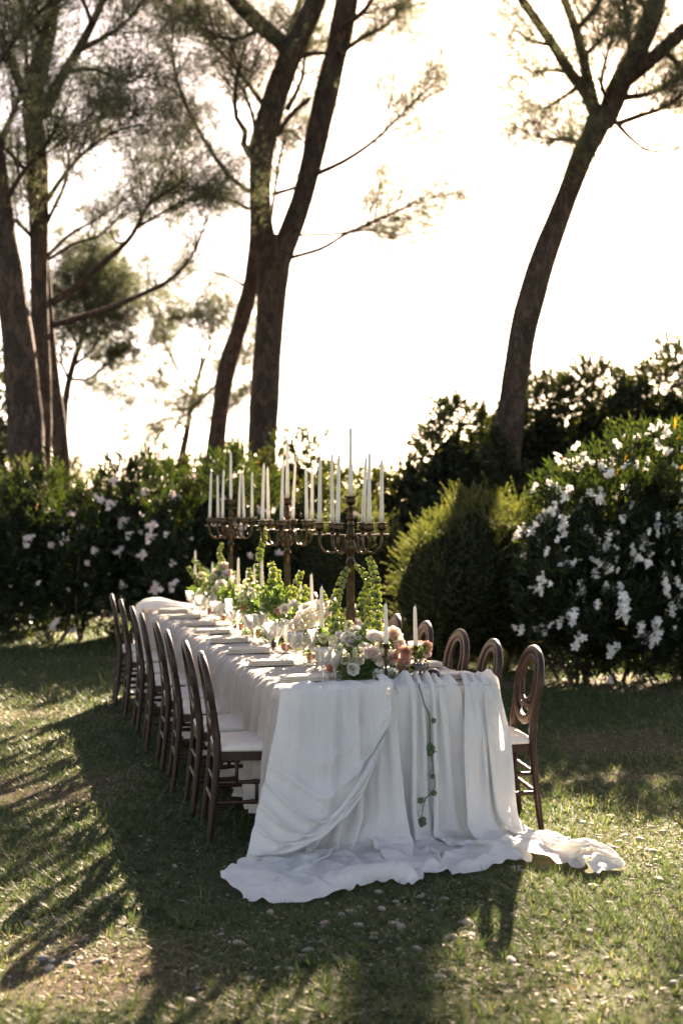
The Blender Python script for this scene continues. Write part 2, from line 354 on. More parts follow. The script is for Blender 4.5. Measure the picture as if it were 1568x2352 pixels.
# ------------------------------------------------------------------ the ground
def ground_h(x, y):
    return 0.030 * (fbm(np.asarray(x) * 0.9, np.asarray(y) * 0.9, 0, 11, 3) - 0.5) * np.clip((np.hypot(x, np.asarray(y) - 6) ) / 14 + 0.25, 0.25, 1.5)
xs = np.concatenate([[-300, -120, -60, -35], np.arange(-22, 22.01, 0.22), [35, 60, 120, 300]])
ys = np.concatenate([[-300, -100, -40, -15], np.arange(-4, 36.01, 0.22), [45, 60, 90, 140, 300, 700]])
X, Yg = np.meshgrid(xs, ys); nx, ny = len(xs), len(ys)
Vg = np.stack([X, Yg, ground_h(X, Yg)], 2).reshape(-1, 3)
i0 = (np.arange(ny - 1)[:, None] * nx + np.arange(nx - 1)[None]).ravel()
Fg = np.stack([i0, i0 + 1, i0 + 1 + nx, i0 + nx], 1)
def patch(x, y):                     # 0 bare soil .. 1 lush
    x, y = np.asarray(x, float), np.asarray(y, float)
    p = np.clip((fbm(x * 1.1 + 3, y * 1.1, 0, 64, 4) - 0.20) * 3.6, 0.0, 1.0)
    for (bx, by, rx, ry) in [(0.15, 5.2, 0.3, 0.15), (1.9, 6.3, 0.9, 0.6), (-0.9, 4.25, 0.8, 0.2), (0.9, 4.2, 0.8, 0.2)]:   # worn places
        p = p * (1 - 0.6 * np.exp(-((x - bx) / rx) ** 2 - ((y - by) / ry) ** 2))
    return p
me_ = np_mesh('lawn', Vg, Fg, M['ground'], smooth=True)
at_ = me_.attributes.new('bare', 'FLOAT', 'POINT'); at_.data.foreach_set('value', np.where(Vg[:, 1] > 18.5, 0.75, 1 - patch(Vg[:, 0], Vg[:, 1])).astype(np.float32) * 0.7)
tag(link('lawn', me_), 'patchy lawn ground with bare soil', 'lawn', kind='structure')

# ------------------------------------------------------------------ pines
def limb_path(pts, Y, dY=0.0, n=None):
    k = len(pts); P = np.array([at(p[0], p[1], Y + dY * i / max(k - 1, 1)) for i, p in enumerate(pts)])
    r = np.array([p[2] * 0.5 / F * Y for p in pts])
    n = n or max(6, int(np.linalg.norm(np.diff(P, axis=0), axis=1).sum() / 0.16))
    Q = spline(np.hstack([P, r[:, None]]), n); return Q[:, :3], np.maximum(Q[:, 3], 0.004)
def trunk_geo(P, r, k=18, seed=0, rough=0.10):
    T, Nn, B = frames(P); n = len(P); t = np.arange(k) * 2 * np.pi / k
    s = np.concatenate([[0], np.cumsum(np.linalg.norm(np.diff(P, axis=0), axis=1))])
    c, sn = np.cos(t), np.sin(t)
    nz = fbm(c[None] * 2.2 + 9, sn[None] * 2.2 + s[:, None] * 0.9, s[:, None] * 2.2, seed + 3, 3) - 0.5
    lump = vnoise(s * 1.3, seed * 1.7, 0, 5) - 0.5
    rr = r[:, None] * (1 + 2 * rough * nz + 0.16 * lump[:, None])
    V = P[:, None] + rr[..., None] * (Nn[:, None] * c[None, :, None] + B[:, None] * sn[None, :, None])
    Fc = []
    for i in range(n - 1):
        for j in range(k):
            j2 = (j + 1) % k; Fc.append([i * k + j, i * k + j2, (i + 1) * k + j2, (i + 1) * k + j])
    Fc.append([(n - 1) * k + j for j in range(k)])
    return V.reshape(-1, 3), Fc
def tufts_mesh(pos, dr, per=11, L=0.12, W=0.0085):
    n = len(pos); a = np.repeat(pos, per, 0); d = norm(np.repeat(dr, per, 0) * 0.55 + norm(rng.normal(size=(n * per, 3))) * 0.9)
    side = norm(np.cross(d, rng.normal(size=(n * per, 3)))); LL = L * rng.uniform(0.6, 1.2, n * per)
    V, T = blades(a, d, side, LL, W, np.stack([np.zeros(n * per), np.zeros(n * per), -0.15 * LL], 1))
    c = 0.5 + 0.75 * (fbm(pos[:, 0] * 1.2, pos[:, 1] * 1.2, pos[:, 2] * 1.2, 33, 2) - 0.5)
    rn = np.clip(np.repeat(c, per) + rng.normal(0, 0.13, n * per), 0, 1)
    return V, T, rn
def sprays(P, r, mb, tpos, tdir, start, per_m, tl, up=0.35, tuft=16):
    """side twigs and tufts along the outer part of a limb"""
    s = np.concatenate([[0], np.cumsum(np.linalg.norm(np.diff(P, axis=0), axis=1))]); T = frames(P)[0]
    Ltot = s[-1]; m = max(5, int(2.3 * per_m * Ltot * (1 - start))) if per_m else 0
    for q in range(m + 1):
        f = start + (1 - start) * (q + rng.uniform(0, 1)) / (m + 1) if q < m else 1.0
        sp = f * Ltot; i = min(np.searchsorted(s, sp), len(P) - 1)
        base = P[i]; t = T[i]
        o = norm(np.cross(t, rng.normal(size=3)))
        d = norm(t * rng.uniform(0.5, 1.0) + o * rng.uniform(0.5, 1.1) * (0.1 if q == m else 1) + np.array([0, 0, up]))
        ln = tl * rng.uniform(0.45, 1.35) * (1.15 - 0.35 * f)
        tw = np.array([base, base + d * ln * 0.5 + rng.normal(0, 0.04 * ln, 3), base + d * ln + np.array([0, 0, 0.10 * ln])])
        tw = spline(tw, 5); rad = min(0.011, 0.5 * r[i]) * np.linspace(1, 0.3, 5)
        mb.add(*tube(tw, rad, 4, False))
        for g in range(max(4, int(tuft * ln / max(tl, 0.3) / 2.4))):
            u = rng.uniform(0.3, 1.0); b2 = tw[min(4, int(u * 4.99))]
            d2 = norm(d * 0.7 + norm(rng.normal(size=3)) * 0.8 + np.array([0, 0, 0.25])); l2 = rng.uniform(0.14, 0.46) * (0.6 + 0.4 * tl)
            e2 = b2 + d2 * l2
            mb.add(*tube(np.array([b2, e2]), [rad[2] * 0.5, 0.003], 3, False))
            kk = 5
            for w in range(kk):
                tpos.append(b2 + d2 * l2 * (0.35 + 0.7 * w / kk) + rng.normal(0, 0.085, 3)); tdir.append(d2)
def pine(name, label, Y, trunks, limbs, needle=(9, 0.14, 0.0056), group=None, crown_extra=None):
    root = empty(name, (at(trunks[0][0][0][0], 0, Y)[0], Y, 0)); base = np.array(root.location)
    tag(root, label, 'tree', group)
    mb = MB(); tpos, tdir = [], []
    for q, (pts, dY) in enumerate(trunks):
        P, r = limb_path(pts, Y, dY)
        if q == 0:
            b = P[0].copy(); b[2] = -0.25; b2 = P[0].copy(); b2[2] = 0.15
            P = np.vstack([b, b2, P]); r = np.concatenate([[r[0] * 1.35, r[0] * 1.2], r])
            P = np.vstack([spline(P[:3], 14), P[3:]]); r = np.concatenate([np.interp(np.linspace(0, 2, 14), [0, 1, 2], r[:3]), r[3:]])
        mb.add(*trunk_geo(P - base, r, 18, q + int(Y)))
    mb.build('trunk', M['bark'], root)
    for (pts, dY, start, per_m, tl, tuft) in limbs:
        P, r = limb_path(pts, Y, dY); lm = MB(); P = P - base
        lm.add(*trunk_geo(P, r, 8, len(tpos), 0.12))
        if per_m: sprays(P, r, lm, tpos, tdir, start, per_m, tl, tuft=tuft)
        lm.build('limb', M['bark'], root)
    V, T, rn = tufts_mesh(np.array(tpos), np.array(tdir), *needle)
    link('crown', np_mesh('crown', V, T, M['pine'], rn), None, root)
    return root

# the forked pine behind the table
pine('umbrella_pine', 'tall pine whose thick trunk forks in two above the middle of the table', 22.0, [
    ([(600, 1110, 72), (601, 1040, 68), (609, 900, 67), (620, 720, 66), (628, 600, 74), (640, 545, 62)], 0.0),
    ([(622, 600, 50), (603, 530, 50), (598, 440, 50), (602, 340, 55), (627, 240, 55), (655, 160, 54), (690, 80, 50), (725, 0, 46), (770, -130, 42), (800, -300, 34)], -0.3),
    ([(640, 600, 56), (668, 530, 54), (692, 460, 50), (716, 370, 50), (737, 270, 54), (762, 160, 54), (788, 50, 54), (806, -60, 50), (835, -230, 40)], 0.5),
    ([(672, 125, 36), (640, 92, 38), (590, 50, 40), (540, 0, 36), (480, -70, 30)], -0.8)],
  [([(572, 440, 12), (525, 402, 11), (482, 342, 10), (437, 262, 9), (407, 185, 8), (396, 115, 5)], -1.5, 0.35, 5, 0.9, 18),
   ([(576, 358, 16), (560, 330, 15), (563, 300, 14), (543, 270, 12), (540, 210, 10), (548, 150, 6), (520, 80, 4)], -1.0, 0.3, 9, 1.1, 24),
   ([(572, 350, 12), (585, 290, 9), (560, 210, 7), (520, 150, 4)], 0.8, 0.3, 9, 1.1, 24),
   ([(600, 235, 14), (560, 180, 10), (500, 110, 7), (430, 40, 4)], 0.6, 0.25, 9, 1.2, 26),
   ([(590, 70, 12), (540, 90, 9), (470, 70, 6), (420, 10, 4)], -0.9, 0.2, 9, 1.3, 28),
   ([(570, 480, 10), (520, 455, 8), (470, 450, 6), (420, 470, 4), (370, 500, 3)], -1.2, 0.3, 8, 0.9, 22),
   ([(660, 250, 12), (690, 190, 9), (700, 120, 6), (690, 50, 4)], 1.0, 0.2, 8, 1.0, 22),
   ([(722, 402, 12), (790, 370, 10), (850, 330, 9), (900, 285, 7), (960, 225, 4), (990, 195, 3)], 0.8, 0.38, 10, 1.15, 26),
   ([(668, 592, 10), (740, 570, 9), (790, 540, 8), (850, 512, 7), (905, 488, 6), (985, 445, 3)], -1.0, 0.4, 10, 1.15, 26),
   ([(690, 540, 7), (760, 538, 6), (840, 530, 5), (920, 540, 3)], 1.0, 0.4, 8, 0.9, 22),
   ([(625, 447, 10), (668, 434, 8), (692, 425, 6)], 0.2, 0.5, 0, 0.5, 8),
   ([(636, 310, 14), (670, 262, 12), (712, 226, 10)], 0.2, 0.5, 3, 0.6, 10),
   ([(690, 128, 12), (730, 122, 11), (765, 124, 10)], 0.4, 0.3, 3, 0.6, 10),
   ([(778, 125, 14), (830, 88, 10), (890, 55, 8), (935, 0, 5)], 1.1, 0.25, 9, 0.9, 26),
   ([(790, 60, 14), (840, 20, 10), (880, -50, 7)], -0.9, 0.2, 9, 1.0, 26),
   ([(620, 520, 8), (640, 380, 6), (660, 300, 4)], 1.5, 0.3, 6, 0.8, 16),
   ([(740, -60, 22), (650, -140, 14), (520, -220, 8)], -1.6, 0.25, 5, 1.4, 26),
   ([(815, -110, 22), (930, -200, 14), (1010, -330, 8)], 1.2, 0.3, 5, 1.3, 24)])
pine('leaning_pine', 'thin leaning pine trunk rising behind the forked pine', 24.5, [
    ([(494, 1040, 40), (505, 950, 40), (520, 850, 41), (545, 765, 40), (570, 680, 36), (586, 590, 34), (590, 470, 30), (600, 320, 24), (640, 150, 18), (690, 0, 14)], 0.0)],
  [([(562, 657, 7), (525, 636, 6), (485, 622, 5), (445, 620, 4), (410, 650, 3)], -0.8, 0.55, 6, 0.6, 16),
   ([(600, 330, 10), (660, 300, 8), (700, 330, 5)], 1.0, 0.3, 7, 0.9, 18),
   ([(615, 260, 12), (650, 170, 9), (720, 60, 6)], 0.6, 0.3, 8, 1.1, 22)])
# the group of pines on the left
pine('stout_pine', 'stout dark pine trunk with flaking bark beside the pink oleanders', 18.0, [
    ([(62, 1070, 88), (58, 950, 82), (45, 800, 76), (25, 660, 70), (8, 540, 60), (-12, 380, 55), (-45, 200, 50), (-80, 20, 44)], 0.0)],
  [([(5, 480, 14), (50, 400, 10), (110, 330, 7), (150, 250, 4)], -1.0, 0.25, 8, 1.1, 24),
   ([(-10, 350, 16), (30, 260, 12), (60, 180, 8), (90, 90, 5)], 0.8, 0.2, 9, 1.2, 26),
   ([(-40, 200, 16), (20, 110, 12), (80, 40, 8), (150, -30, 5)], -0.6, 0.2, 9, 1.2, 26),
   ([(-30, 300, 12), (10, 330, 8), (40, 380, 5), (50, 450, 3)], 0.6, 0.2, 8, 0.9, 22)])
pine('branching_pine', 'tall pine spreading into many limbs high beside the stout trunk', 19.2, [
    ([(100, 1080, 34), (98, 950, 40), (95, 800, 42), (90, 650, 42), (90, 480, 44), (84, 340, 46), (76, 240, 46), (92, 160, 42), (112, 80, 36), (125, -20, 30), (140, -160, 24)], 0.0),
    ([(100, 262, 30), (135, 190, 26), (180, 115, 22), (212, 55, 19), (240, -10, 16), (270, -110, 12)], 0.8),
    ([(78, 250, 30), (45, 190, 24), (15, 110, 20), (-20, 40, 16)], -0.5)],
  [([(102, 470, 12), (150, 400, 9), (200, 345, 7), (270, 300, 5), (330, 285, 3)], -1.0, 0.3, 8, 1.0, 24),
   ([(104, 520, 10), (150, 420, 8), (165, 330, 6), (210, 260, 4)], 0.7, 0.3, 8, 1.0, 24),
   ([(108, 590, 9), (160, 540, 7), (220, 505, 5), (300, 450, 3)], 0.9, 0.5, 5, 0.7, 14),
   ([(95, 430, 14), (40, 370, 10), (-10, 310, 7)], -0.8, 0.2, 8, 1.0, 22),
   ([(90, 560, 12), (50, 520, 9), (10, 480, 6)], -0.5, 0.3, 6, 0.9, 18),
   ([(180, 115, 14), (250, 80, 10), (310, 30, 6), (350, -30, 4)], 0.8, 0.15, 9, 1.2, 26),
   ([(150, 165, 12), (220, 160, 9), (290, 190, 6), (330, 170, 4)], -0.8, 0.15, 9, 1.1, 26),
   ([(212, 55, 12), (190, 0, 9), (150, -60, 6)], 0.6, 0.2, 8, 1.2, 24),
   ([(60, 190, 14), (60, 110, 10), (30, 40, 6)], 0.8, 0.2, 9, 1.2, 26),
   ([(110, 100, 14), (60, 30, 10), (30, -40, 6)], -0.8, 0.2, 9, 1.2, 26),
   ([(240, 0, 14), (310, -70, 9), (380, -130, 5)], -0.8, 0.2, 6, 1.2, 24)])
pine('slanting_pine', 'slender pine with long bare branches sweeping over the pink oleanders', 20.2, [
    ([(142, 1060, 42), (132, 960, 38), (118, 850, 34), (110, 740, 28), (105, 640, 24), (102, 520, 18)], 0.0)],
  [([(118, 748, 16), (190, 728, 15), (262, 704, 13), (335, 672, 11), (395, 640, 9), (438, 592, 7), (462, 540, 5), (475, 500, 3)], -1.5, 0.45, 4, 0.6, 14),
   ([(112, 700, 18), (180, 655, 16), (240, 602, 14), (298, 548, 11), (330, 490, 9), (365, 420, 6), (395, 360, 4), (420, 300, 3)], 0.6, 0.5, 10, 1.0, 26),
   ([(298, 548, 6), (275, 560, 5), (258, 545, 4), (255, 525, 3)], 0.2, 0.5, 3, 0.4, 8),
   ([(318, 520, 8), (390, 480, 6), (450, 450, 5), (510, 460, 3)], 0.8, 0.25, 9, 0.9, 24),
   ([(340, 470, 7), (400, 430, 5), (450, 400, 3)], -0.8, 0.2, 9, 0.9, 24),
   ([(106, 600, 9), (170, 560, 7), (230, 540, 5), (290, 480, 3)], -0.9, 0.4, 6, 0.7, 16),
   ([(102, 540, 9), (70, 460, 7), (50, 380, 4)], 0.6, 0.3, 7, 0.8, 18)])
# right pine
pine('curving_pine', 'pine with a curving trunk leaning over the white oleander', 20.0, [
    ([(1148, 1120, 80), (1165, 1000, 72), (1184, 860, 63), (1205, 740, 60), (1243, 605, 58), (1288, 485, 52), (1335, 362, 50), (1365, 300, 54), (1385, 255, 58)], 0.0),
    ([(1372, 280, 34), (1345, 215, 28), (1308, 165, 25), (1270, 105, 22), (1232, 48, 20), (1188, -15, 18), (1130, -110, 12)], -0.6),
    ([(1368, 262, 30), (1350, 190, 28), (1338, 130, 24), (1318, 60, 20), (1290, -20, 18), (1270, -120, 12)], 0.6),
    ([(1386, 285, 44), (1425, 190, 50), (1470, 105, 48), (1500, 20, 44), (1530, -100, 36)], 0.2),
    ([(1430, 190, 36), (1490, 140, 34), (1568, 70, 32), (1640, 0, 26)], -0.6)],
  [([(1338, 338, 16), (1318, 324, 14), (1282, 318, 10), (1255, 330, 5)], -0.7, 0.1, 12, 0.9, 24),
   ([(1415, 285, 14), (1470, 265, 12), (1520, 248, 10), (1580, 210, 7), (1640, 190, 4)], -0.6, 0.15, 12, 1.3, 28),
   ([(1405, 270, 12), (1450, 320, 8), (1500, 350, 5), (1560, 340, 3)], 0.8, 0.3, 4, 0.5, 12),
   ([(1420, 225, 16), (1490, 215, 12), (1560, 180, 8)], 0.8, 0.15, 12, 1.4, 28),
   ([(1310, 170, 10), (1270, 160, 7), (1225, 165, 5), (1190, 150, 3)], -0.9, 0.3, 9, 0.9, 22),
   ([(1330, 195, 12), (1290, 225, 8), (1250, 250, 5)], 0.7, 0.15, 11, 1.1, 26),
   ([(1340, 130, 12), (1380, 90, 9), (1420, 60, 6)], 0.8, 0.15, 12, 1.3, 28),
   ([(1322, 70, 14), (1365, 20, 11), (1400, -30, 7)], -0.8, 0.1, 12, 1.4, 30),
   ([(1270, 105, 9), (1225, 95, 7), (1180, 70, 4)], 0.6, 0.3, 9, 0.9, 22),
   ([(1450, 140, 18), (1440, 60, 14), (1430, -30, 9)], -0.6, 0.1, 12, 1.5, 30),
   ([(1500, 30, 18), (1450, -20, 12), (1400, -90, 8)], 0.5, 0.1, 8, 1.1, 26),
   ([(1400, 250, 12), (1380, 190, 9), (1395, 120, 6)], -0.9, 0.1, 12, 1.3, 28),
   ([(1520, 110, 14), (1560, 150, 10), (1610, 170, 6)], 0.4, 0.1, 12, 1.4, 28),
   ([(1360, 285, 8), (1350, 330, 5), (1375, 370, 3)], -0.3, 0.1, 5, 0.4, 10)])
# small distant pines
pine('distant_pine', 'small rounded pine in the distance behind the slender bare branches', 30.0, [
    ([(146, 1060, 18), (150, 930, 16), (165, 850, 14), (190, 770, 11), (200, 700, 8)], 0.0)],
  [([(170, 840, 8), (215, 800, 6), (250, 740, 4)], -0.8, 0.1, 8, 1.2, 26), ([(180, 800, 8), (160, 740, 6), (150, 670, 4)], 0.8, 0.1, 8, 1.2, 26),
   ([(192, 770, 8), (225, 700, 6), (235, 650, 4)], 0.8, 0.1, 8, 1.2, 26), ([(160, 870, 8), (205, 870, 6), (250, 830, 4)], 0.8, 0.1, 8, 1.1, 24),
   ([(198, 720, 8), (190, 670, 6), (200, 630, 4)], -0.8, 0.1, 9, 1.2, 26), ([(160, 880, 7), (140, 820, 5), (150, 770, 3)], -0.5, 0.1, 8, 1.1, 24),
   ([(185, 780, 7), (215, 760, 5), (260, 690, 3)], 0.0, 0.1, 9, 1.2, 26)], needle=(9, 0.17, 0.015))
pine('sapling_pine', 'small sparse pine between the leaning trunk and the pink oleanders', 31.0, [
    ([(415, 1060, 16), (428, 1000, 15), (440, 930, 12), (455, 870, 9), (465, 820, 7)], 0.0)],
  [([(440, 940, 7), (480, 900, 6), (520, 850, 4), (545, 800, 3)], -0.6, 0.3, 5, 1.0, 22), ([(445, 900, 6), (410, 850, 5), (380, 790, 4), (375, 740, 3)], 0.6, 0.4, 6, 1.0, 24),
   ([(458, 860, 6), (480, 800, 5), (490, 740, 4)], 0.6, 0.4, 6, 1.0, 24), ([(430, 985, 6), (390, 960, 5), (350, 975, 3)], -0.6, 0.2, 6, 1.0, 20),
   ([(445, 920, 5), (420, 900, 4), (365, 870, 3)], 0.8, 0.3, 4, 0.9, 18), ([(435, 960, 6), (480, 960, 4), (540, 930, 3)], 0.7, 0.2, 6, 1.0, 20),
   ([(425, 1010, 6), (400, 990, 4), (420, 950, 3)], -0.6, 0.1, 7, 1.0, 22), ([(462, 830, 5), (450, 770, 3), (430, 740, 2)], -0.6, 0.2, 6, 0.9, 22)], needle=(9, 0.17, 0.015))

# ------------------------------------------------------------------ shrubs
def ell_points(lobes, n, inner=0.35):
    lobes = np.array(lobes, float); w = (lobes[:, 3] * lobes[:, 5] + lobes[:, 4] * lobes[:, 5]); w = w / w.sum()
    idx = rng.choice(len(lobes), size=n, p=w); L = lobes[idx]
    d = norm(rng.normal(size=(n, 3))); rad = np.where(rng.random(n) < inner, rng.uniform(0.25, 0.85, n), rng.uniform(0.82, 1.0, n))
    lump = 1 + 0.34 * (fbm(d[:, 0] * 2.5 + L[:, 0], d[:, 1] * 2.5 + L[:, 1], d[:, 2] * 2.5, 21, 2) - 0.5) * 2
    pos = L[:, :3] + d * L[:, 3:] * (rad * lump)[:, None]
    out = norm(d / L[:, 3:])
    k = pos[:, 2] > 0.06; return pos[k], out[k], rad[k]
def shoots(pos, out, per, span, L, W, up, spread=0.9, droop=0.08):
    n = len(pos); d = norm(out * 0.8 + np.array([0, 0, up]) + rng.normal(0, 0.28, (n, 3)))
    a = norm(np.cross(d, rng.normal(size=(n, 3)))); b = np.cross(d, a)
    k = np.tile(np.arange(per), n); D = np.repeat(d, per, 0)
    ang = k * 2.399 + np.repeat(rng.uniform(0, 6.28, n), per)
    rad = np.repeat(a, per, 0) * np.cos(ang)[:, None] + np.repeat(b, per, 0) * np.sin(ang)[:, None]
    f = (k + 0.5) / per
    p = np.repeat(pos, per, 0) + D * (span * (f - 0.6) * np.repeat(rng.uniform(0.6, 1.3, n), per))[:, None]
    sp = spread * (1.15 - 0.6 * f)[:, None]
    ax = norm(D + rad * sp)
    LL = L * rng.uniform(0.7, 1.15, len(p)) * (1.05 - 0.35 * f)
    V, T = leaves(p, ax, norm(D - ax * 0.3 + rng.normal(0, 0.2, (len(p), 3))), LL, W * rng.uniform(0.8, 1.2, len(p)), 0.18, droop)
    rn = np.clip(0.42 + 0.25 * f - 0.1 + np.repeat(rng.normal(0, 0.16, n), per) + rng.normal(0, 0.1, len(p)), 0, 0.96)
    dead = rng.random(len(p)) < 0.006; rn[dead] = 1.0
    return V, T, np.repeat(rn, 2)
KIND = {'oleander': (9, 0.20, 0.135, 0.024, 0.55, 0.75), 'laurel': (8, 0.16, 0.088, 0.044, 0.25, 1.0),
        'feather': (22, 0.17, 0.036, 0.0085, 0.30, 0.8), 'far': (9, 0.45, 0.17, 0.07, 0.35, 1.0)}
def blossom_mesh(name, mat, nb, rc, rp, seed):
    r = np.random.default_rng(seed); mb = MB()
    for b in range(nb):
        d = norm(r.normal(size=3) + np.array([0, 0, 0.7])); c = r.normal(0, 0.42, 3) * rc * np.array([1.0, 1.0, 0.8])
        a = norm(np.cross(d, r.normal(size=3))); e = np.cross(d, a); ph = r.uniform(0, 6)
        for q in range(5):
            t = ph + q * 2 * np.pi / 5; u = a * math.cos(t) + e * math.sin(t); w = -a * math.sin(t) + e * math.cos(t)
            V = [c - d * rp * 0.3, c + u * rp * 0.55 + w * rp * 0.36 + d * rp * 0.12, c + u * rp * 1.0 + w * rp * 0.26 + d * rp * 0.02,
                 c + u * rp * 1.05 - w * rp * 0.22 - d * rp * 0.04, c + u * rp * 0.55 - w * rp * 0.36 + d * rp * 0.12]
            mb.add(V, [[0, 1, 2], [0, 2, 3], [0, 3, 4]], r.uniform(0.2, 1))
    return mb.mesh(name, mat, False)
BL_W = [blossom_mesh('flower_cluster', M['oleander_white'], 4 + 2 * s, 0.062, 0.027, s) for s in range(4)]
BL_P = [blossom_mesh('flower_cluster', M['oleander_pink'], 3 + 2 * s, 0.066, 0.029, 10 + s) for s in range(4)]
def shrub(name, label, cat, lobes, kind, n, inner=0.35, stems=6, flowers=None, nf=0, group=None, mat=None, fbias=(0, -0.7, 0.25)):
    lobes = np.array(lobes, float); base = np.array([lobes[:, 0].mean(), lobes[:, 1].mean(), 0.0])
    lobes[:, :3] -= base; root = tag(empty(name, base), label, cat, group)
    per, span, L, W, up, spread = KIND[kind]
    pos, out, rad = ell_points(lobes, n, inner)
    V, T, rn = shoots(pos, out, per, span, L, W, up, spread)
    V[:, 2] = np.maximum(V[:, 2], 0.01)
    link('crown', np_mesh('crown', V, T, mat or M['laurel' if kind == 'far' else kind], rn), None, root)
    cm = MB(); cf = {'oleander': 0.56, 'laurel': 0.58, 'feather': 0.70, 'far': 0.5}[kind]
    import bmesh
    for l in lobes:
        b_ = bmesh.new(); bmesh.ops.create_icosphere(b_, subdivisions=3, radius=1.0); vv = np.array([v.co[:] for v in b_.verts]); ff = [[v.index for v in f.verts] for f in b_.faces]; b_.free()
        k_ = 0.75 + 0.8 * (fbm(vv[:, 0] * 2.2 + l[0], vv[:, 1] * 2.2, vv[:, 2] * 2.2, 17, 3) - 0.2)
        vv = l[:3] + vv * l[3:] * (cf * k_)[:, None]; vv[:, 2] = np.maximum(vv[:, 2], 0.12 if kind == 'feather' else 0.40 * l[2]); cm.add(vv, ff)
    cm.build('added_shade_core', M['inner'], root)  # lumpy solid blobs added inside the leaves to block sun shining through
    mb = MB()
    for s in range(stems):
        l = lobes[rng.integers(len(lobes))]
        top = l[:3] + rng.normal(0, 0.3, 3) * l[3:]; top[2] = max(top[2], 0.5)
        b = np.array([l[0] * 0.6 + rng.normal(0, 0.12), l[1] * 0.6 + rng.normal(0, 0.12), -0.05])
        Q = spline(np.array([b, (b + top) / 2 + rng.normal(0, 0.08, 3), top]), 8); mb.add(*tube(Q, np.linspace(0.022, 0.006, 8) * (2.0 if kind in ('laurel', 'far') else 1), 6))
    mb.build('stem', M['stem'], root)
    if flowers:
        pos, out, rad = ell_points(lobes, nf * 14, 0.0)
        sc = out @ np.array(fbias) + rng.normal(0, 0.45, len(out)); got = []
        for i in np.argsort(-sc):
            if len(got) >= nf: break
            if got and np.min(np.linalg.norm(pos[got] - pos[i], axis=1)) < 0.10 * rng.uniform(0.7, 1.7): continue
            got.append(i)
            ms = flowers[rng.integers(len(flowers))]
            o = link('flower_cluster', ms, None, root, pos[i] + out[i] * 0.07, None, rng.choice([0.55, 0.75, 0.95, 1.2, 1.5]) * rng.uniform(0.85, 1.15))
            o.rotation_mode = 'QUATERNION'; o.rotation_quaternion = Vector(norm(out[i] + np.array([0, 0, 0.3]))).to_track_quat('Z', 'Y')
    return root
# pink oleander hedge on the left
PG = 'pink oleanders hedging the lawn'
shrub('oleander_bush', 'pink oleander at the outer end of the hedge past the stout pine', 'bush', [(-5.4, 15.9, 1.1, 0.9, 0.8, 1.15), (-4.75, 15.8, 0.9, 0.7, 0.7, 1.0)], 'oleander', 1500, 0.4, 8, BL_P, 22, PG)
shrub('oleander_bush', 'dark pink-flowered oleander in front of the stout pine trunk', 'bush', [(-3.85, 15.6, 1.15, 0.85, 0.75, 1.08), (-3.3, 15.4, 0.85, 0.65, 0.6, 0.85)], 'oleander', 1600, 0.4, 8, BL_P, 26, PG)
shrub('oleander_bush', 'tall pink-flowered oleander behind the far chair backs', 'bush', [(-2.55, 15.8, 1.2, 0.85, 0.8, 1.22), (-2.1, 15.3, 0.9, 0.6, 0.6, 0.9)], 'oleander', 1700, 0.4, 8, BL_P, 38, PG)
shrub('oleander_bush', 'pink oleander behind the candelabrum farthest from the gauze drape', 'bush', [(-1.45, 15.7, 1.25, 0.75, 0.75, 1.2), (-1.05, 15.4, 0.9, 0.55, 0.6, 0.9)], 'oleander', 1500, 0.4, 8, BL_P, 30, PG)
# dark shrubs behind the candelabra
shrub('laurel_bush', 'dark leafy bush behind the middle candelabrum', 'bush', [(-0.35, 16.3, 1.0, 0.75, 0.7, 1.05), (0.2, 16.5, 0.85, 0.6, 0.6, 0.9)], 'laurel', 2300, 0.45, 6)
shrub('laurel_bush', 'tall leafy bush showing above the hedge beside the forked pine', 'bush', [(-0.75, 20.2, 1.5, 0.85, 0.8, 1.5), (-0.1, 20.6, 1.2, 0.8, 0.7, 1.25)], 'laurel', 2600, 0.4, 6)
shrub('laurel_bush', 'low dark bush behind the candles of the candelabrum by the gauze drape', 'bush', [(0.75, 18.6, 1.15, 0.8, 0.7, 1.2), (1.3, 17.8, 0.95, 0.6, 0.6, 1.0)], 'laurel', 2300, 0.45, 6)
shrub('feathery_bush', 'pale feathery shrub between the middle and front candelabra', 'bush', [(0.12, 14.9, 0.95, 0.5, 0.45, 1.0), (0.5, 15.1, 0.8, 0.45, 0.4, 0.85), (-0.25, 15.2, 0.8, 0.4, 0.4, 0.8)], 'feather', 1700, 0.35, 5)
shrub('feathery_bush', 'large round feathery green bush beside the white oleander', 'bush', [(1.42, 12.95, 0.92, 0.74, 0.75, 1.0), (0.98, 12.7, 0.75, 0.50, 0.6, 0.85), (1.85, 12.9, 0.85, 0.5, 0.6, 0.95)], 'feather', 5000, 0.32, 6)
shrub('feathery_bush', 'spiky light green shrub against the stout pine trunk', 'bush', [(-4.35, 16.9, 1.25, 0.45, 0.45, 1.2), (-4.8, 17.0, 1.2, 0.4, 0.4, 1.1), (-3.9, 17.0, 1.15, 0.35, 0.35, 1.15)], 'feather', 1500, 0.35, 4)
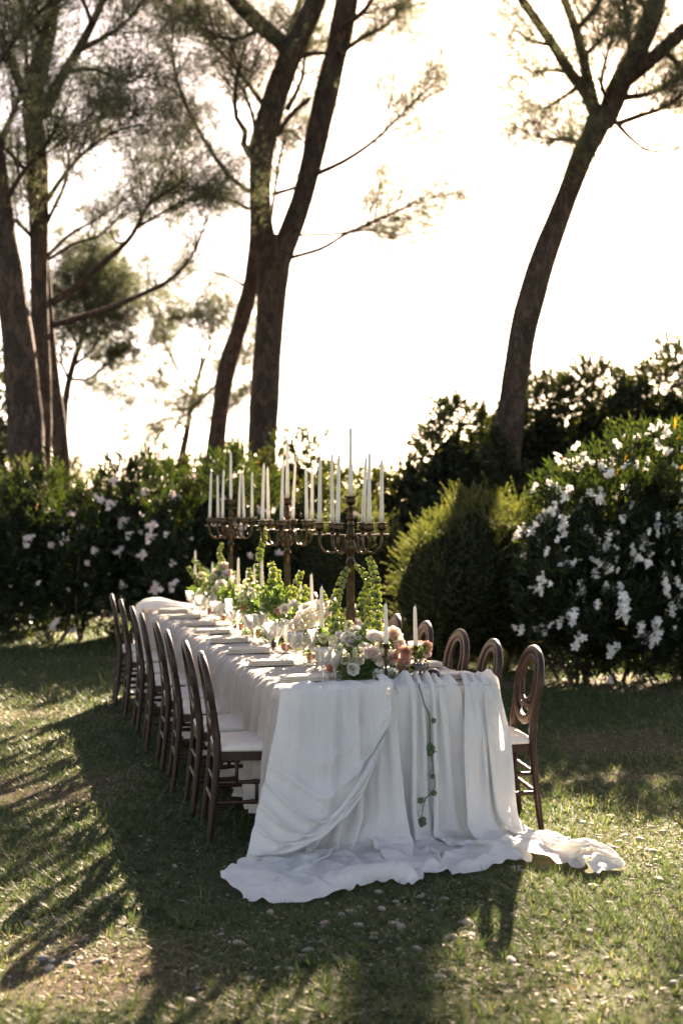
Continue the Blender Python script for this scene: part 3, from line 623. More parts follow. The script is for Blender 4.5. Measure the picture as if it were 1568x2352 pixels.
# white oleanders
WG = 'white oleanders on the lawn edge'
shrub('oleander_bush', 'white-flowered oleander beside the round feathery bush', 'bush', [(2.45, 12.1, 1.2, 0.55, 0.7, 1.05), (2.05, 11.9, 0.95, 0.38, 0.5, 0.72), (2.9, 12.1, 1.3, 0.55, 0.7, 1.18), (2.3, 11.8, 0.6, 0.5, 0.5, 0.6), (2.75, 11.8, 0.75, 0.5, 0.5, 0.75), (2.15, 12.4, 1.35, 0.35, 0.4, 0.75)], 'oleander', 2600, 0.4, 10, BL_W, 135, WG)
shrub('oleander_bush', 'white oleander reaching out of the side past the round bush', 'bush', [(3.45, 12.1, 1.3, 0.65, 0.75, 1.2), (4.2, 12.4, 1.2, 0.7, 0.75, 1.15), (3.3, 11.8, 0.7, 0.5, 0.5, 0.7)], 'oleander', 2000, 0.4, 8, BL_W, 70, WG)
# dark trees behind the right pine
shrub('holm_oak', 'dark broadleaf bush standing in front of the curving pine trunk base', 'bush', [(1.75, 19.0, 1.9, 0.75, 0.8, 1.5), (2.3, 19.4, 1.4, 0.75, 0.8, 1.4), (1.25, 18.6, 1.2, 0.6, 0.6, 1.2)], 'laurel', 5200, 0.3, 7)
shrub('holm_oak', 'tall dark evergreen hedge tree behind the curving pine', 'tree', [(3.6, 21.8, 2.1, 1.1, 1.0, 1.95), (4.5, 21.6, 2.3, 1.1, 1.0, 2.0), (3.0, 21.9, 1.8, 0.9, 0.9, 1.7)], 'laurel', 9500, 0.25, 9)
shrub('holm_oak', 'tallest dark evergreen beyond the white oleanders', 'tree', [(5.7, 21.5, 2.4, 1.2, 1.0, 2.1), (6.8, 21.6, 2.3, 1.2, 1.0, 2.05)], 'laurel', 8000, 0.25, 8)
shrub('holm_oak', 'dark evergreen behind the stout pine at the lawn corner', 'tree', [(-6.7, 22.5, 2.4, 1.2, 1.0, 2.3), (-5.8, 21.5, 1.5, 1.0, 0.9, 1.4)], 'laurel', 3600, 0.3, 8)
shrub('holm_oak', 'dark tree clump seen through the gap behind the leaning trunk', 'tree', [(-3.6, 27, 1.4, 1.4, 1.0, 1.4), (-2.2, 26.5, 1.5, 1.1, 1.0, 1.5)], 'far', 1900, 0.35, 6)
for (x, h, lb) in [(-9.5, 3.4, 'distant hedge tree beyond the stout pine'), (-6.3, 2.6, 'distant low hedge tree below the small rounded pine'), (-2.8, 2.5, 'distant low hedge tree behind the sparse small pine'),
                   (0.6, 2.9, 'distant hedge tree behind the forked pine'), (3.2, 2.7, 'distant hedge tree in the gap beside the curving pine'), (7.0, 4.2, 'distant hedge tree behind the tall evergreens'), (11.0, 4.4, 'distant hedge tree farthest beyond the tall evergreens')]:
    shrub('hedge_tree', lb, 'tree', [(x, 40, h * 0.5, 2.1, 1.2, h * 0.52), (x + 1.3, 40.5, h * 0.45, 1.6, 1.2, h * 0.45)], 'far', 900, 0.15, 4)

# ------------------------------------------------------------------ table and taupe cloth
root = tag(empty('banquet_table', tp(PW / 2, (D0 + D1) / 2), TABLE_ROT), 'long wooden table hidden under the taupe cloth and white gauze', 'table')
mb = MB(); mb.add(*box((0, 0, 0.745), (PW - 0.03, D1 - D0 - 0.03, 0.03))); mb.build('tabletop', M['table'], root, False)
for sx in (-1, 1):
    for sy in (-1, -0.33, 0.33, 1):
        mb = MB(); mb.add(*box((sx * (PW / 2 - 0.12), sy * ((D1 - D0) / 2 - 0.2), 0.365), (0.06, 0.06, 0.73))); mb.build('leg', M['table'], root, False)
def pleat(s, seed=0):
    a = np.sin(2 * np.pi * s / 0.125 + 2.6 * np.sin(2 * np.pi * s / 0.83 + seed) + 1.6 * np.sin(2 * np.pi * s / 0.37 + 2 * seed))
    b = np.sin(2 * np.pi * s / 0.071 + 2.0 * np.sin(2 * np.pi * s / 0.51 + 1.3 + seed))
    c = np.sin(2 * np.pi * s / 0.046 + 1.7 * np.sin(2 * np.pi * s / 0.29 + 0.4 + seed))
    return 0.60 * a + 0.34 * b * (0.6 + 0.8 * vnoise(s * 3, seed, 0, 9)) + 0.16 * c
def taupe_cloth():
    s = np.arange(D0, D1 + 1e-6, 0.0105); ns = len(s)
    dz = np.linspace(1, 0, 26)[:-1]                     # 1 at the hem, 0 at the table edge
    pt_ = np.linspace(0, 1, 34)
    cols = []
    for side in (0, 1):
        sd = 3.1 * side
        grp = []
        for t in dz:
            drift = 0.05 * t * np.sin(2 * np.pi * s / 0.9 + sd) + 0.03 * t * np.sin(s * 9 + 4 * t)
            f = pleat(s + drift, sd) * (0.55 + 0.45 * pleat(s * 0.37 + 0.2, sd + 1) ** 2)
            amp = 0.030 + 0.050 * t ** 0.6
            outp = 0.026 + 0.055 * t + amp * f + 0.012 * (fbm(s * 6, t * 2.2, 0, 5 + side, 3) - 0.5)
            hem = 0.13 + 0.035 * (fbm(s * 2.2, 0.3, 0, 8 + side, 3) - 0.5)
            z = (ZT - 0.012) - (ZT - hem) * t
            p = -outp if side == 0 else PW + outp
            grp.append(np.stack([p, s + 0.012 * t * np.cos(2 * np.pi * s / 0.125), np.broadcast_to(z, s.shape)], 1))
        cols.append(grp)
    top = []
    for u in pt_:
        e = min(u, 1 - u) * PW; sd = 0.0 if u < 0.5 else 3.1
        k = math.exp(-e / 0.16)
        diag = s + 0.5 * e
        z = ZT + 0.011 * k * pleat(diag, sd) * (1 if e > 0.005 else 0.6) + 0.005 * (fbm(s * 5, u * 6, 0, 14, 3) - 0.5) + 0.006 * (fbm(s * 16, u * 3, 0, 15, 2) - 0.5) - (0.006 if e < 0.005 else 0)
        top.append(np.stack([np.full(ns, u * PW), s, np.maximum(z, ZT - 0.008)], 1))
    allc = cols[0] + top + cols[1][::-1]
    A = np.array(allc)                                  # columns x ns x 3
    nc = len(allc); W_ = T0 + A[..., :1] * PV + A[..., 1:2] * DV + A[..., 2:] * np.array([0, 0, 1.0])
    i0 = (np.arange(nc - 1)[:, None] * ns + np.arange(ns - 1)[None]).ravel()
    Fc = np.stack([i0, i0 + ns, i0 + ns + 1, i0 + 1], 1)
    V = [W_.reshape(-1, 3)]; FF = [Fc]; off = nc * ns
    # the ends
    for e, dd in ((0, D0), (1, D1)):
        u = np.linspace(-0.02, PW + 0.02, 150); t = np.linspace(0, 1, 30); U, Tt = np.meshgrid(u, t)
        f = 0.016 * Tt ** 0.6 * pleat(U * 0.8 + 7 * e, 2.0 + e) + 0.010 * Tt
        z = (ZT - 0.004) - (ZT - 0.08) * Tt
        dcoord = dd - (0.006 + f) * (1 if e == 0 else -1)
        V.append((T0 + U[..., None] * PV + dcoord[..., None] * DV + z[..., None] * np.array([0, 0, 1.0])).reshape(-1, 3))
        i1 = (np.arange(29)[:, None] * 150 + np.arange(149)[None]).ravel() + off
        FF.append(np.stack([i1, i1 + 1, i1 + 151, i1 + 150], 1)); off += 30 * 150
    o = link('tablecloth', np_mesh('tablecloth', np.concatenate(V), np.concatenate(FF), M['taupe'], smooth=True))
    tag(o, 'taupe gathered cotton cloth hanging in pleats along the long table', 'tablecloth')
taupe_cloth()

# ------------------------------------------------------------------ white gauze: a small cloth simulation in the table's own axes
def simulate(X, rest_u, rest_v, pin, steps, hmin, friction=0.6, iters=10, bend=0.10, box=True, pmin=-0.02, pmax=PW + 0.02, seat=None):
    nv, nu, _ = X.shape; Pv = X.copy(); dt2 = (1 / 60.0) ** 2 * 9.8; w = np.where(pin, 0.0, 1.0)[..., None]
    rv = np.broadcast_to(np.asarray(rest_v, float), (nu,))[None, :, None]; rd = np.sqrt(rest_u ** 2 + (0.5 * (rv[:, 1:] + rv[:, :-1])) ** 2); rest_v = float(rv.mean())
    cons = []
    def add(a, b, r, st): cons.append((a, b, r, st))
    S = slice
    for par in (0, 1):
        add((S(par, nv - 1, 2), S(None)), (S(par + 1, nv, 2), S(None)), rv, 1.0)
        add((S(None), S(par, nu - 1, 2)), (S(None), S(par + 1, nu, 2)), rest_u, 0.9)
        add((S(par, nv - 1, 2), S(0, nu - 1)), (S(par + 1, nv, 2), S(1, nu)), rd, 0.25)
        add((S(par, nv - 1, 2), S(1, nu)), (S(par + 1, nv, 2), S(0, nu - 1)), rd, 0.25)
    for par in (0, 1, 2, 3):
        if par < 2:
            add((S(par, nv - 4, 4), S(None)), (S(par + 4, nv, 4), S(None)), None, 0)
    bendc = []
    for par in range(4):
        a = np.arange(par, nv - 2, 4)
        bendc.append((0, a, a + 2, 2 * rest_v)); a = np.arange(par, nu - 2, 4); bendc.append((1, a, a + 2, 2 * rest_u))
    cons = [c for c in cons if c[2] is not None]
    for st in range(steps):
        vel = (X - Pv) * 0.965; Pv = X.copy()
        X = X + (vel + np.array([0, 0, -dt2])) * w
        for it in range(iters):
            for a, b, r, k in cons:
                A, B = X[a], X[b]; d = B - A; l = np.sqrt((d * d).sum(-1, keepdims=True)) + 1e-9
                wa, wb = w[a], w[b]; c = d * ((l - r) / l * k / np.maximum(wa + wb, 1e-9))
                X[a] = A + c * wa; X[b] = B - c * wb
            if it % 3 == 0:
                for axn, a, b, r in bendc:
                    if axn == 0: A, B, wa, wb = X[a], X[b], w[a], w[b]
                    else: A, B, wa, wb = X[:, a], X[:, b], w[:, a], w[:, b]
                    d = B - A; l = np.sqrt((d * d).sum(-1, keepdims=True)) + 1e-9
                    c = d * (np.minimum(l - r, 0) / l * bend / np.maximum(wa + wb, 1e-9))
                    if axn == 0: X[a] = A + c * wa; X[b] = B - c * wb
                    else: X[:, a] = A + c * wa; X[:, b] = B - c * wb
            g = X[..., 2] < hmin
            if g.any():
                X[..., 2] = np.where(g, hmin, X[..., 2])
                Pv[..., :2] = np.where(g[..., None], Pv[..., :2] + (X[..., :2] - Pv[..., :2]) * friction, Pv[..., :2])
            if box:
                ins = (X[..., 0] > pmin) & (X[..., 0] < pmax) & (X[..., 1] > D0 - 0.02) & (X[..., 2] < ZT + 0.008) & (w[..., 0] > 0)
                up = ins & (X[..., 2] > ZT - 0.05) & (X[..., 1] > D0 + 0.0)
                fr = ins & ~up & (X[..., 1] < D0 + 0.25)
                X[..., 2] = np.where(up, ZT + 0.008, X[..., 2]); X[..., 1] = np.where(fr, D0 - 0.02, X[..., 1])
            if seat:
                ins = (X[..., 0] > seat[0]) & (X[..., 1] > seat[1]) & (X[..., 2] < seat[2]) & (w[..., 0] > 0)
                X[..., 1] = np.where(ins, np.maximum(X[..., 1] - 0.02, seat[1]), X[..., 1])
    return X
def gauze(name, label, p_top, p_bot, fullness, length, nfold, seed, tail=None, swag=None, back=0.16, slope=0.30, steps=95, off=0.0, h0=0.8, bunch=0.030, colscale=None, seat=None):
    """p_top, p_bot: extent across the table end at the top and at the ground; tail(u, g) -> shift on the ground"""
    r = np.random.default_rng(seed); sp = 0.0185
    width = fullness * (p_top[1] - p_top[0]); nu = int(width / sp) + 1; nv = int(length / sp) + 1
    u = np.linspace(0, 1, nu); X = np.zeros((nv, nu, 3))
    cum = np.cumsum(0.35 + r.random(nfold * 2)); cum = cum / cum[-1]
    ph = np.interp(u, np.concatenate([[0], cum]), np.arange(len(cum) + 1)) * np.pi
    zz = np.sin(ph); ampl = np.interp(u, np.linspace(0, 1, 9), 0.6 + 0.8 * r.random(9))
    fold_w = (p_top[1] - p_top[0]) / nfold
    amp = 0.5 * fold_w * math.sqrt(max(fullness ** 2 - 1, 0.05)) * 0.55
    hang = ZT + 0.0
    for j in range(nv):
        v = j * sp
        if v < back: d, z, g = D0 + back - v, ZT + 0.012, 0.0
        else:
            q = v - back; hl = math.hypot(hang, slope)
            if q < hl: f = q / hl; d, z, g = D0 - 0.03 - slope * f, ZT * (1 - f) + 0.012, 0.0
            else: g = q - hl; d, z = D0 - 0.03 - slope - g * h0, 0.02
        f = min(1.0, max(0.0, (v - back) / 0.8)); a0 = p_top[0] + (p_bot[0] - p_top[0]) * f; a1 = p_top[1] + (p_bot[1] - p_top[1]) * f
        uu = u + 0.02 * np.sin(7 * u + 3 * f + seed)
        X[j, :, 0] = a0 + (a1 - a0) * uu; X[j, :, 1] = d; X[j, :, 2] = z
        am = amp * (0.75 + 0.5 * f) * ampl * max(0.15, 1 - 2.2 * g)
        if v < back: X[j, :, 2] += bunch * (0.5 + 0.5 * zz) * ampl * min(1, 0.3 + v / back) + 0.022 * r.random() * (1 if j % 3 == 0 else 0.4)
        else: X[j, :, 1] -= am * (0.5 + 0.5 * zz) + off; X[j, :, 2] += 0.02 * (0.5 + 0.5 * zz)
        if g > 0:
            X[j, :, 2] += 0.05 * r.random(nu) * min(1, g * 4)
            if tail: tx, ty = tail(u, g); X[j, :, 0] += tx; X[j, :, 1] += ty
    pin = np.zeros((nv, nu), bool); pin[:int(back / sp) - 2] = True
    if swag: swag(X, pin, u, sp, nv, nu)
    jj, ii = np.meshgrid(np.arange(nv) * sp, u * width, indexing='ij')
    hm = 0.008 + 0.20 * np.clip(fbm(jj * 3.6, ii * 3.0, 0, 200 + seed, 3) - 0.36, 0, 1) ** 1.0 + 0.006 * fbm(jj * 30, ii * 30, 0, 201 + seed, 2)
    edge = np.minimum(1, (nv - 1 - np.arange(nv)) / 5.0)[:, None]
    hm = 0.004 + (hm - 0.004) * (0.25 + 0.75 * edge)
    X = simulate(X, sp, sp if colscale is None else sp * np.interp(u, [0, 1], colscale) * (1 + 0.10 * (fbm(u * 7, seed, 0, 55, 3) - 0.5)), pin, steps, hm, seat=seat)
    W_ = T0 + X[..., :1] * PV + X[..., 1:2] * DV + X[..., 2:] * np.array([0, 0, 1.0])
    i0 = (np.arange(nv - 1)[:, None] * nu + np.arange(nu - 1)[None]).ravel()
    for row in range(max(0, nv - 10), nv):            # the hem lies in long uneven curves, not in pleats
        k_ = (row - (nv - 11)) / 10.0; w_ = 13; pad = np.pad(W_[row, :, :2], ((w_, w_), (0, 0)), 'edge')
        sm = np.stack([np.convolve(pad[:, c], np.hanning(2 * w_ + 3)[1:-1] / np.hanning(2 * w_ + 3)[1:-1].sum(), 'valid') for c in (0, 1)], 1)
        W_[row, :, :2] += (sm - W_[row, :, :2]) * k_
        W_[row, :, 1] += k_ * (0.05 * (fbm(ii[0] * 6, seed, 0, 500, 3) - 0.5) + 0.022 * (fbm(ii[0] * 38, seed, 3, 501, 2) - 0.5))
        W_[row, :, 2] *= 1 - 0.5 * k_
    low = np.clip(1 - X[..., 2] / 0.16, 0, 1)[..., None]
    wx = fbm(W_[..., 0] * 5.5, W_[..., 1] * 5.5, 0, 300, 2) - 0.5; wy = fbm(W_[..., 0] * 5.5, W_[..., 1] * 5.5, 7, 301, 2) - 0.5
    rg = np.abs(fbm(jj * 9.0, ii * 9.0, 0, 310 + seed, 3) - 0.5); cr = np.clip(0.10 - rg, 0, 1) * 0.30
    W_ = W_ + low * np.stack([0.15 * wx, 0.15 * wy, cr + 0.012], -1)
    V = W_.reshape(-1, 3); V[:, 2] = np.maximum(V[:, 2], ground_h(V[:, 0], V[:, 1]) + 0.003)
    Fc = np.stack([i0, i0 + 1, i0 + nu + 1, i0 + nu], 1)
    o = link(name, np_mesh(name, V, Fc, M['gauze'], smooth=True))
    ss = o.modifiers.new('smooth', 'SUBSURF'); ss.levels = 1; ss.render_levels = 1
    tag(o, label, 'drape')
    return o, V, Fc
def swag():
    """a broad sheet hung from the table end, sagging from the left edge to a bunch low on the right"""
    nt, nsn = 110, 110; S_, T_ = np.meshgrid(np.linspace(0, 1, nsn), np.linspace(0, 1, nt), indexing='ij')
    zl = 0.79 * (1 - S_) + 0.045 * S_; pl = -0.05 - 0.21 * S_ ** 1.2
    g = np.clip(S_ * 1.5, 0, 1); zr = 0.79 - 0.21 * g ** 0.8; pr = 0.53 - 0.05 * g
    sag = 0.30 * np.sin(np.pi * np.clip(S_, 0, 1) ** 1.25) * 0.75 + 0.13 * S_ ** 2
    Tt = T_ + 0.10 * np.sin(np.pi * T_) * (S_ - 0.3)
    p = pl + (pr - pl) * T_; z = zl + (zr - zl) * T_ ** 1.1 - sag * 4 * Tt * (1 - Tt) * (0.75 + 0.25 * T_)
    env = np.clip((S_ - 0.12) * 2.2, 0, 1) * np.sin(np.pi * np.clip(T_ * 0.94 + 0.03, 0, 1)) ** 0.6
    wob = fbm(T_ * 2.5, S_ * 2.5, 0, 401, 2) - 0.5
    ph = 2 * np.pi * (6.4 * S_ ** 1.25 + 1.1 * wob)
    f1 = (0.5 + 0.5 * np.sin(ph)) ** 1.6; f2 = 0.5 + 0.5 * np.sin(2 * np.pi * (11 * S_ + 1.6 * wob + 2.0 * T_))
    vert = (1 - np.clip(S_ * 1.15, 0, 1)) * np.clip(0.35 + 2.5 * S_, 0, 1) * (0.032 * np.sin(2 * np.pi * (3.3 * T_ + 0.9 * wob + 0.25 * S_)) + 0.013 * np.sin(2 * np.pi * (7.5 * T_ + 1.5 * wob)) + 0.004 * np.sin(2 * np.pi * (17 * T_ + 2 * wob)))
    crumple = 0.024 * (fbm(T_ * 9, S_ * 9, 0, 402, 4) - 0.5)
    d = D0 - 0.06 - 0.20 * np.clip((0.79 - z) / 0.79, 0, 1) ** 1.15 - env * (0.056 * f1 + 0.014 * f2) - vert - crumple - 0.05 * np.sin(np.pi * T_) * np.clip(S_ * 2, 0, 1)
    z = z - 0.018 * env * np.cos(ph)
    # top turned back over the table
    nb = 10; back = np.linspace(1, 0, nb, endpoint=False)[:, None]; tt = np.linspace(0, 1, nt)[None]
    bump = 0.018 * np.abs(np.sin(2 * np.pi * (2.1 * tt + 0.4 * fbm(tt * 4, back * 2, 0, 403, 2)))) + 0.022 * (fbm(tt * 6, back * 3, 0, 404, 3) - 0.2)
    rim = 0.010 * np.exp(-((back - 0.15) / 0.25) ** 2)
    Bp = np.broadcast_to(-0.05 + 0.58 * tt, (nb, nt)); Bd = np.broadcast_to(D0 - 0.045 + (0.10 + 0.12 * np.exp(-((tt - 0.45) / 0.22) ** 2)) * back, (nb, nt)); Bz = ZT + 0.010 + bump * np.clip(0.25 + back * 1.5, 0, 1) * np.clip((1.05 - back) * 4, 0, 1) + rim + 0 * tt
    A = np.concatenate([np.stack([Bp, Bd, Bz], 2), np.stack([p, d, z], 2)], 0)
    # soften the corner
    for _ in range(3): A[nb - 3:nb + 6] = 0.25 * A[nb - 4:nb + 5] + 0.5 * A[nb - 3:nb + 6] + 0.25 * A[nb - 2:nb + 7]
    W_ = T0 + A[..., :1] * PV + A[..., 1:2] * DV + A[..., 2:] * np.array([0, 0, 1.0]); n1, n2 = A.shape[:2]
    V = W_.reshape(-1, 3); i0 = (np.arange(n1 - 1)[:, None] * n2 + np.arange(n2 - 1)[None]).ravel(); Fc = np.stack([i0, i0 + 1, i0 + n2 + 1, i0 + n2], 1)
    o = link('gauze_swag', np_mesh('gauze_swag', V, Fc, M['gauze'], smooth=True)); tag(o, 'white gauze swag caught up in diagonal folds over the table corner', 'drape'); return o, V, Fc
gz = []
gz.append(gauze('gauze_drape', 'white gauze under-drape pooling to the chair side below the swag', (0.0, 0.54), (-0.20, 0.56), 1.75, 1.50, 5, 3,
      tail=lambda u, g: (-1.3 * g * (1 - u) ** 1.2, -0.35 * g * (1 - u)), colscale=(1.20, 0.80), bunch=0.012))
gz.append(swag())
gz.append(gauze('gauze_drape', 'white gauze drape with the green vine hanging over it', (0.50, 0.88), (0.44, 0.97), 2.1, 1.33, 5, 5, bunch=0.055, colscale=(1.0, 1.0)))
gz.append(gauze('gauze_drape', 'white gauze drape at the corner by the brown chair trailing a long tail', (0.945, 1.14), (0.74, 1.30), 2.6, 1.74, 4, 6, bunch=0.050, h0=0.45, slope=0.36, off=0.05,
      tail=lambda u, g: (1.15 * g * (0.3 + 0.7 * u), -0.22 * g * u), colscale=(0.88, 1.02), seat=(0.90, -0.17, 0.52)))
def far_gauze():
    """a mound of gauze bunched over the far corner and hanging down the side"""
    nu, nv = 46, 70; U, S_ = np.meshgrid(np.linspace(0, 1, nu), np.linspace(0, 1, nv))
    path = np.array([(0.66, ZT + 0.010), (0.42, ZT + 0.020), (0.24, ZT + 0.05), (0.10, ZT + 0.085), (-0.03, ZT + 0.075), (-0.10, ZT + 0.0), (-0.115, 0.60), (-0.12, 0.35), (-0.14, 0.04)])
    Q = spline(path, nv); dome = np.sin(np.pi * np.clip(U * 1.1 - 0.02, 0, 1)) ** 0.7
    f = np.sin(U * 2 * np.pi * 4 + 2 * np.sin(S_ * 3)) * 0.5 + 1.4 * (fbm(U * 5, S_ * 6, 0, 77, 3) - 0.5)
    over = np.clip((S_ - 0.52) * 6, 0, 1)
    p = Q[:, :1] + 0 * U - 0.03 * f * over + 0.05 * (1 - dome) * over; z = np.where(S_ < 0.62, ZT + 0.008 + (Q[:, 1:] - ZT) * dome + 0.012 * np.abs(f), Q[:, 1:] - 0.02 * (1 - dome))
    d = 4.86 + 0.42 * U + 0.03 * np.sin(S_ * 4)
    W_ = T0 + p[..., None] * PV + d[..., None] * DV + z[..., None] * np.array([0, 0, 1.0])
    i0 = (np.arange(nv - 1)[:, None] * nu + np.arange(nu - 1)[None]).ravel()
    o = link('gauze_runner', np_mesh('gauze_runner', W_.reshape(-1, 3), np.stack([i0, i0 + 1, i0 + nu + 1, i0 + nu], 1), M['gauze'], smooth=True))
    tag(o, 'white gauze bunched over the far table corner near the pink oleanders', 'drape')
far_gauze()

# ------------------------------------------------------------------ where the gauze presses the grass flat
COV = np.zeros((340, 320), bool)                 # 15 mm cells over x -2.4..2.7, y 4.0..8.8
for o_, V_, F_ in gz:
    q = (V_[F_[:, 0]] + V_[F_[:, 1]] + V_[F_[:, 2]] + V_[F_[:, 3]]) / 4
    for P_ in (V_, q):
        lo = P_[P_[:, 2] < 0.20]; ci = ((lo[:, 0] + 2.4) / 0.015).astype(int); cj = ((lo[:, 1] - 4.0) / 0.015).astype(int)
        k = (ci > 1) & (ci < 338) & (cj > 1) & (cj < 318)
        for dx in (-1, 0, 1):
            for dy in (0, 1): COV[ci[k] + dx, cj[k] + dy] = True
def covered(x, y):
    i = ((np.asarray(x) + 2.4) / 0.015).astype(int); j = ((np.asarray(y) - 4.0) / 0.015).astype(int)
    ok = (i >= 0) & (i < 340) & (j >= 0) & (j < 320)
    return ok & COV[np.clip(i, 0, 339), np.clip(j, 0, 319)]
# ------------------------------------------------------------------ grass
def grass(name, label, y0, y1, n, L, W, fan):
    y = rng.uniform(y0, y1, n); hw = y * 0.30 + 1.2; x = rng.uniform(-1, 1, n) * hw
    pt = patch(x, y); keep = (rng.random(n) < (0.45 + 0.55 * pt)) & ~covered(x, y); x, y, pt = x[keep], y[keep], pt[keep]; n = len(x)
    # blades gather in little tufts
    tx, ty = np.round(x / 0.05), np.round(y / 0.05); k = 0.55
    x = x + (tx * 0.05 + 0.05 * (hsh(tx, ty, 0, 3) - 0.5) - x) * k; y = y + (ty * 0.05 + 0.05 * (hsh(tx, ty, 1, 4) - 0.5) - y) * k
    tl = hsh(tx, ty, 2, 5); cv = covered(x, y)
    pos = np.stack([x, y, ground_h(x, y) - 0.004], 1)
    az = rng.uniform(0, 6.283, n); lean = rng.uniform(0.15, fan, n)
    d = norm(np.stack([np.cos(az) * lean, np.sin(az) * lean, np.ones(n)], 1))
    side = norm(np.stack([-np.sin(az + rng.normal(0, 0.6, n)), np.cos(az), np.zeros(n)], 1))
    LL = L * rng.uniform(0.5, 1.25, n) * (0.60 + 0.55 * pt) * (0.55 + 0.9 * tl)
    tall = rng.random(n) < 0.004; LL[tall] *= 2.4; LL[cv] *= 0.05
    bend = np.stack([np.cos(az), np.sin(az), -0.7 * np.ones(n)], 1) * (LL * rng.uniform(0.05, 0.5, n))[:, None]
    V, T = blades(pos, d, side, LL, W * rng.uniform(0.7, 1.3, n), bend)
    rn = np.clip(0.25 + 0.3 * tl + 0.25 * (1 - pt) + rng.normal(0, 0.14, n) + 0.25 * (fbm(x * 0.6, y * 0.6, 0, 71, 3) - 0.5), 0, 0.88)
    dry = rng.random(n) < 0.02 + 0.12 * (1 - pt); rn[dry] = rng.uniform(0.9, 1.0, dry.sum())
    tag(link(name, np_mesh(name, V, T, M['grass'], rn)), label, 'grass', kind='stuff')
grass('grass', 'short sunlit grass on the pebbly lawn in front of the table', 3.3, 6.6, 310000, 0.046, 0.0044, 1.3)
grass('grass', 'short grass of the lawn beside and under the table', 6.6, 10.5, 230000, 0.048, 0.0072, 1.3)
grass('grass', 'grass of the shaded lawn along the oleanders', 10.5, 18.5, 100000, 0.060, 0.014, 1.3)

def litter(name, label, y0, y1, n, L, W):
    y = rng.uniform(y0, y1, n); x = rng.uniform(-1, 1, n) * (y * 0.30 + 1.0)
    k = rng.random(n) < np.clip((fbm(x * 1.6, y * 1.6, 0, 95, 3) - 0.36) * 4, 0.05, 1); k &= ~covered(x, y); x, y = x[k], y[k]; n = len(x)
    az = rng.uniform(0, 6.283, n); d = norm(np.stack([np.cos(az), np.sin(az), rng.normal(0.06, 0.16, n)], 1)); side = np.stack([-np.sin(az), np.cos(az), np.zeros(n)], 1)
    pos = np.stack([x, y, ground_h(x, y) + rng.uniform(0.004, 0.022, n)], 1); LL = L * rng.uniform(0.5, 1.3, n)
    V, T = leaves(pos, d, np.broadcast_to(np.array([0, 0, 1.0]), (n, 3)) + rng.normal(0, 0.25, (n, 3)), LL, W * rng.uniform(0.7, 1.3, n), 0.1, 0.05)
    V[:, 2] = np.maximum(V[:, 2], ground_h(V[:, 0], V[:, 1]) + 0.002)
    tag(link(name, np_mesh(name, V, T, M['litter'], np.repeat(rng.random(n), 2))), label, 'litter', kind='stuff')
M['litter'] = leaf_mat('dry_litter', [(0.0, (0.10, 0.060, 0.032)), (0.5, (0.21, 0.145, 0.085)), (1.0, (0.40, 0.33, 0.24))], (1.1, 1.0, 0.8), 0.2, 0.7)
litter('dry_needles', 'dry pine needles and straw strewn over the lawn', 3.5, 10.5, 15000, 0.075, 0.0032)
litter('fallen_leaves', 'small fallen dry leaves scattered over the lawn', 3.5, 11.5, 5200, 0.030, 0.013)
# ------------------------------------------------------------------ pebbles
def stone_mesh(name, seed, mat):
    r = np.random.default_rng(seed)
    import bmesh
    bm = bmesh.new(); bmesh.ops.create_icosphere(bm, subdivisions=2, radius=1.0)
    sx, sy, sz = r.uniform(0.8, 1.25), r.uniform(0.65, 1.0), r.uniform(0.38, 0.62); off = r.uniform(0, 50, 3)
    for v in bm.verts:
        c = v.co; k = 1 + 0.35 * (float(vnoise(c.x * 1.3 + off[0], c.y * 1.3 + off[1], c.z * 1.3 + off[2], seed)) - 0.5)
        v.co = (c.x * sx * k, c.y * sy * k, c.z * sz * k)
    me = bpy.data.meshes.new(name); bm.to_mesh(me); bm.free()
    me.polygons.foreach_set('use_smooth', [True] * len(me.polygons)); me.materials.append(mat); return me
STONES = [stone_mesh('pebble', 100 + i, M[['stone', 'stone2', 'stone', 'stone3', 'stone2', 'stone'][i % 6]]) for i in range(9)]
def stone_field(n, y0, y1, smin, smax, pw):
    y = rng.uniform(y0, y1, n * 6); x = rng.uniform(-1, 1, n * 6) * (y * 0.29 + 0.4)
    cl = fbm(x * 1.9, y * 1.9, 0, 81, 3); pr = np.clip((cl - 0.40) * 3, 0.05, 1) * np.clip(1.25 - patch(x, y) * 0.75, 0.1, 1) * np.clip((6.9 - y) / 2.2 + (x > 1.0) * 0.55, 0.05, 1)
    k = (rng.random(n * 6) < pr * 1.6) & ~covered(x, y)
    x, y = x[k][:n], y[k][:n]; s = smin + (smax - smin) * rng.random(len(x)) ** pw
    return x, y, s
x, y, s = stone_field(290, 3.75, 6.9, 0.011, 0.028, 2.0)
for i in range(len(x)):
    o = link('pebble', STONES[rng.integers(9)], None, None, (x[i], y[i], float(ground_h(x[i], y[i])) + s[i] * 0.16), (rng.uniform(-0.25, 0.25), rng.uniform(-0.25, 0.25), rng.uniform(0, 6.28)), s[i])
    tag(o, 'smooth river pebble lying in the short grass', 'pebble', 'river pebbles scattered over the lawn')
